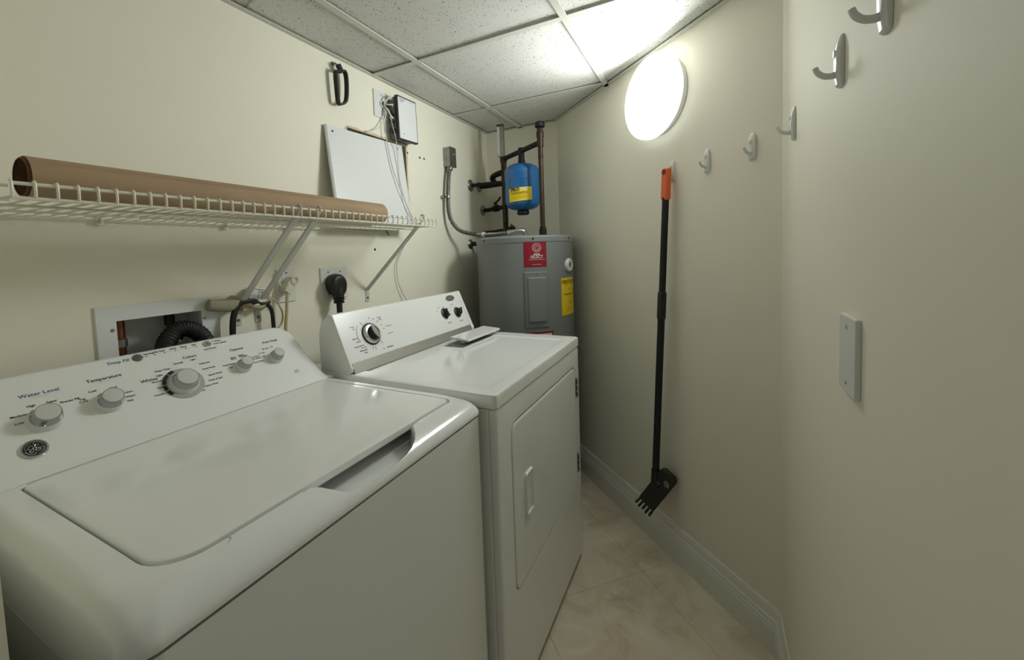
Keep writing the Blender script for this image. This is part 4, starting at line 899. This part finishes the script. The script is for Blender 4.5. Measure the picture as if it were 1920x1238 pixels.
cable('tan_cable', [(.026, .742, 1.150), (.024, .765, 1.143), (.022, .784, 1.118), (.022, .792, 1.088), (.022, .785, 1.06), (.022, .77, 1.04), (.022, .765, .97)], .0028, M_cord, 'thin tan cable looping beside the duplex outlet', 6)
cable('tan_cable', [(.022, .800, 1.175), (.0085, .792, 1.205), (.006, .786, 1.225)], .003, M_almond, 'short cream wire end poking up by the outlet plate', 6)
cl = thing('cable_bundle', 'bundle of brown and tan wire ends under the power adapter', 'cable', (.03, .725, 1.135))
for k, (m_, pts) in enumerate([(M_copper, [(.024, .700, 1.138), (.036, .722, 1.136), (.030, .745, 1.138)]), (M_cord, [(.022, .690, 1.130), (.034, .715, 1.126), (.028, .742, 1.146)]), (M_almond, [(.024, .735, 1.14), (.036, .742, 1.155), (.03, .748, 1.165)]), (M_cord, [(.022, .67, 1.14), (.03, .69, 1.134), (.026, .71, 1.13)])]):
    obj('wire', MB().tube(spline(pts, 5), .0045, 8), m_, cl)

# ------------------------------------------------------------------ hooks (front of the hook is local +x, plate on local x=0)
hk0 = thing('wall_hook', 'white adhesive hook holding up the long black brush', 'hook', (0, 0, 0), 0, 'white adhesive wall hooks', local=True)
hw = .0125
def hsec(z, w_, t_): return [V((0.0004, -w_, z)), V((t_*.55, -w_, z)), V((t_*.9, -w_*.72, z)), V((t_, -w_*.3, z)), V((t_, w_*.3, z)), V((t_*.9, w_*.72, z)), V((t_*.55, w_, z)), V((0.0004, w_, z))]
obj('plate', MB().loft([hsec(-.040, hw*.75, .005), hsec(-.037, hw*.95, .008), hsec(-.02, hw, .0105), hsec(0, hw, .011), hsec(.015, hw, .0105), hsec(.028, hw*.9, .008), hsec(.036, hw*.68, .0055), hsec(.040, hw*.4, .003)]), M_white2, hk0)
obj('arm', MB().tube(spline([(.008, 0, -.020), (.016, 0, -.021), (.025, 0, -.0185), (.032, 0, -.012), (.0355, 0, -.004)], 5), [.0052]*5+[.0048]*5+[.0045]*5+[.0042]*6, 10), M_white2, hk0)
obj('button', MB().slab((.0098, 0, .012), (0, 1, 0), (0, 0, 1), (1, 0, 0), .009, .012, .0022, .004, .0008), M_bracket, hk0)
la = math.atan2(LN.y, LN.x)
hk0.location = lw(.9565, 1.557); hk0.rotation_euler = (0, 0, la)
for s, z, lab in [(1.1225, 1.5585, 'white adhesive hook on the angled wall, empty, nearest the brush'), (1.2945, 1.5635, 'white adhesive hook on the angled wall, empty, nearest the wall bend')]:
    c = copy_tree(hk0, lw(s, z), la); c['label'] = lab
for y, z, lab in [(1.159, 1.557, 'white adhesive hook on the right wall, closest to the bend'), (.7685, 1.553, 'white adhesive hook on the right wall, middle one of three in a row'), (.580, 1.553, 'white adhesive hook cut off by the top edge of the photo')]:
    c = copy_tree(hk0, (XR, y, z), PI); c['label'] = lab

# ------------------------------------------------------------------ long-handled brush
bs = thing('long_handled_brush', 'long black brush with orange handle end hanging on the angled wall', 'brush', lw(.956, 1.5, .03))
top, j1, bot = lw(.9645, 1.566, .036), lw(.9585, 1.447, .038), lw(.908, .335, .062)
ax = (bot-top).normalized(); tb1 = top+ax*.122
# orange grip: flat rounded bar with a hanging hole
gx, gn_ = LT, LN
gz = -ax; gx2 = gz.cross(gn_).normalized(); gx2 = gx2 if gx2.dot(LT) > 0 else -gx2
gcen = top+ax*.062
def orr(ins, h): return [gcen+gx2*x+gz*y+gn_*h for x, y in rrect(-.0165+ins, .0165-ins, -.060+ins, .060-ins, .007, 5)]
og = obj('handle_grip', MB().loft([orr(.003, -.011), orr(0, -.007), orr(0, .007), orr(.003, .011)]), M_orange, bs)
hc = gcen+gz*.046-gx2*.002
obj('hanging_hole', MB().lathe([(.0072, .0112), (.0105, .0114), (.0105, .0125), (.0075, .0125), (.0070, .0105), (.001, .0104)], hc, gn_, 20), mat('dark_orange_plastic', (130, 40, 20), .5), og)
mid_ = top+ax*.50
obj('upper_pole', MB().tube([tb1-ax*.01, mid_], .0125, 18), M_rubber, bs)
sl_ = top+ax*.475
obj('sleeve', MB().lathe([(.0135, 0), (.0165, .004), (.0165, .10), (.0150, .106), (.0135, .11)], sl_, ax, 20), M_black, bs)
obj('lower_pole', MB().tube([mid_, bot], .0135, 18), M_rubber, bs)
u = (LT*-.08+EZ*-.154+LN*.050).normalized(); wv2 = LT*.060+EZ*-.030+LN*-.030; wv2 = (wv2-u*wv2.dot(u)).normalized()
hn = u.cross(wv2).normalized(); hn = hn if hn.dot(LN) > 0 else -hn
bc = lw(.917, .285, .058)
hd = obj('brush_head', MB().loft([[bc+u*x+wv2*y+hn*h for x, y in rrect(-.098+i, .092-i, -.036+i, .036-i, (.006, .006, .022-i, .022-i), 6)] for i, h in ((.004, -.012), (0, -.008), (0, .006), (.003, .010), (.006, .011))]), M_darkgrey, bs)
obj('pole_socket', MB().tube([bot-ax*.03, bot+ax*.015, bc+hn*.008-u*.025], [.0165, .0185, .018], 16), M_black, bs)
lg = bc-u*.052+wv2*.012
obj('logo_patch', merge(text_mb('cb', lg+hn*.0115, (wv2*.8+u*.6), (-u*.8+wv2*.6), .024, 'CENTER', .01, off=.0006 if (wv2*.8+u*.6).cross(-u*.8+wv2*.6).dot(hn) > 0 else -.0006), MB().tube(spline([lg+hn*.0125+wv2*-.012-u*.008, lg+hn*.0125-u*.012, lg+hn*.0125+wv2*.010-u*.004, lg+hn*.0125+wv2*.012+u*.008], 4), .0012, 5)), mat('pinkish_print', (190, 160, 150), .6), hd)
for k in range(5):
    for j in range(2):
        y = -.030+k*.015; bp0 = bc+u*.086+wv2*y+hn*(-.007+j*.010); tip = bp0+u*(.036+.004*(k % 2))-hn*.006*(1-j)+wv2*(.003*(k-2)*.5)
        obj('bristle_tuft', MB().tube([bp0, bp0*.5+tip*.5, tip], [.0036, .0044, .0048], 8), M_bristle, hd)
bo_ = MB()
for i in range(6):
    for k in range(4):
        p_ = bc+u*(-.07+i*.026)+wv2*(-.024+k*.016)-hn*.011; bo_.tube([p_, p_-hn*.010], [.004, .005], 6)
obj('bristle_pad', bo_, M_bristle, hd)['kind'] = 'stuff'

# blank plate on the right wall
bpz = thing('blank_wall_plate', 'white blank cover plate on the right wall below the hooks', 'wall plate', (XR, .697, 1.095))
obj('plate', MB().slab((XR-.0003, .6985, 1.0945), (0, -1, 0), (0, 0, 1), (-1, 0, 0), .078, .118, .0075, .003, .0035), M_white2, bpz)
for z in (1.137, 1.052): obj('plate_screw', MB().lathe([(.0032, .0), (.003, .0012), (.001, .0015)], (XR-.0078, .6985, z), (-1, 0, 0), 10), M_bracket, bpz)

for o in bpy.data.objects:
    if '_local' in o: del o['_local']
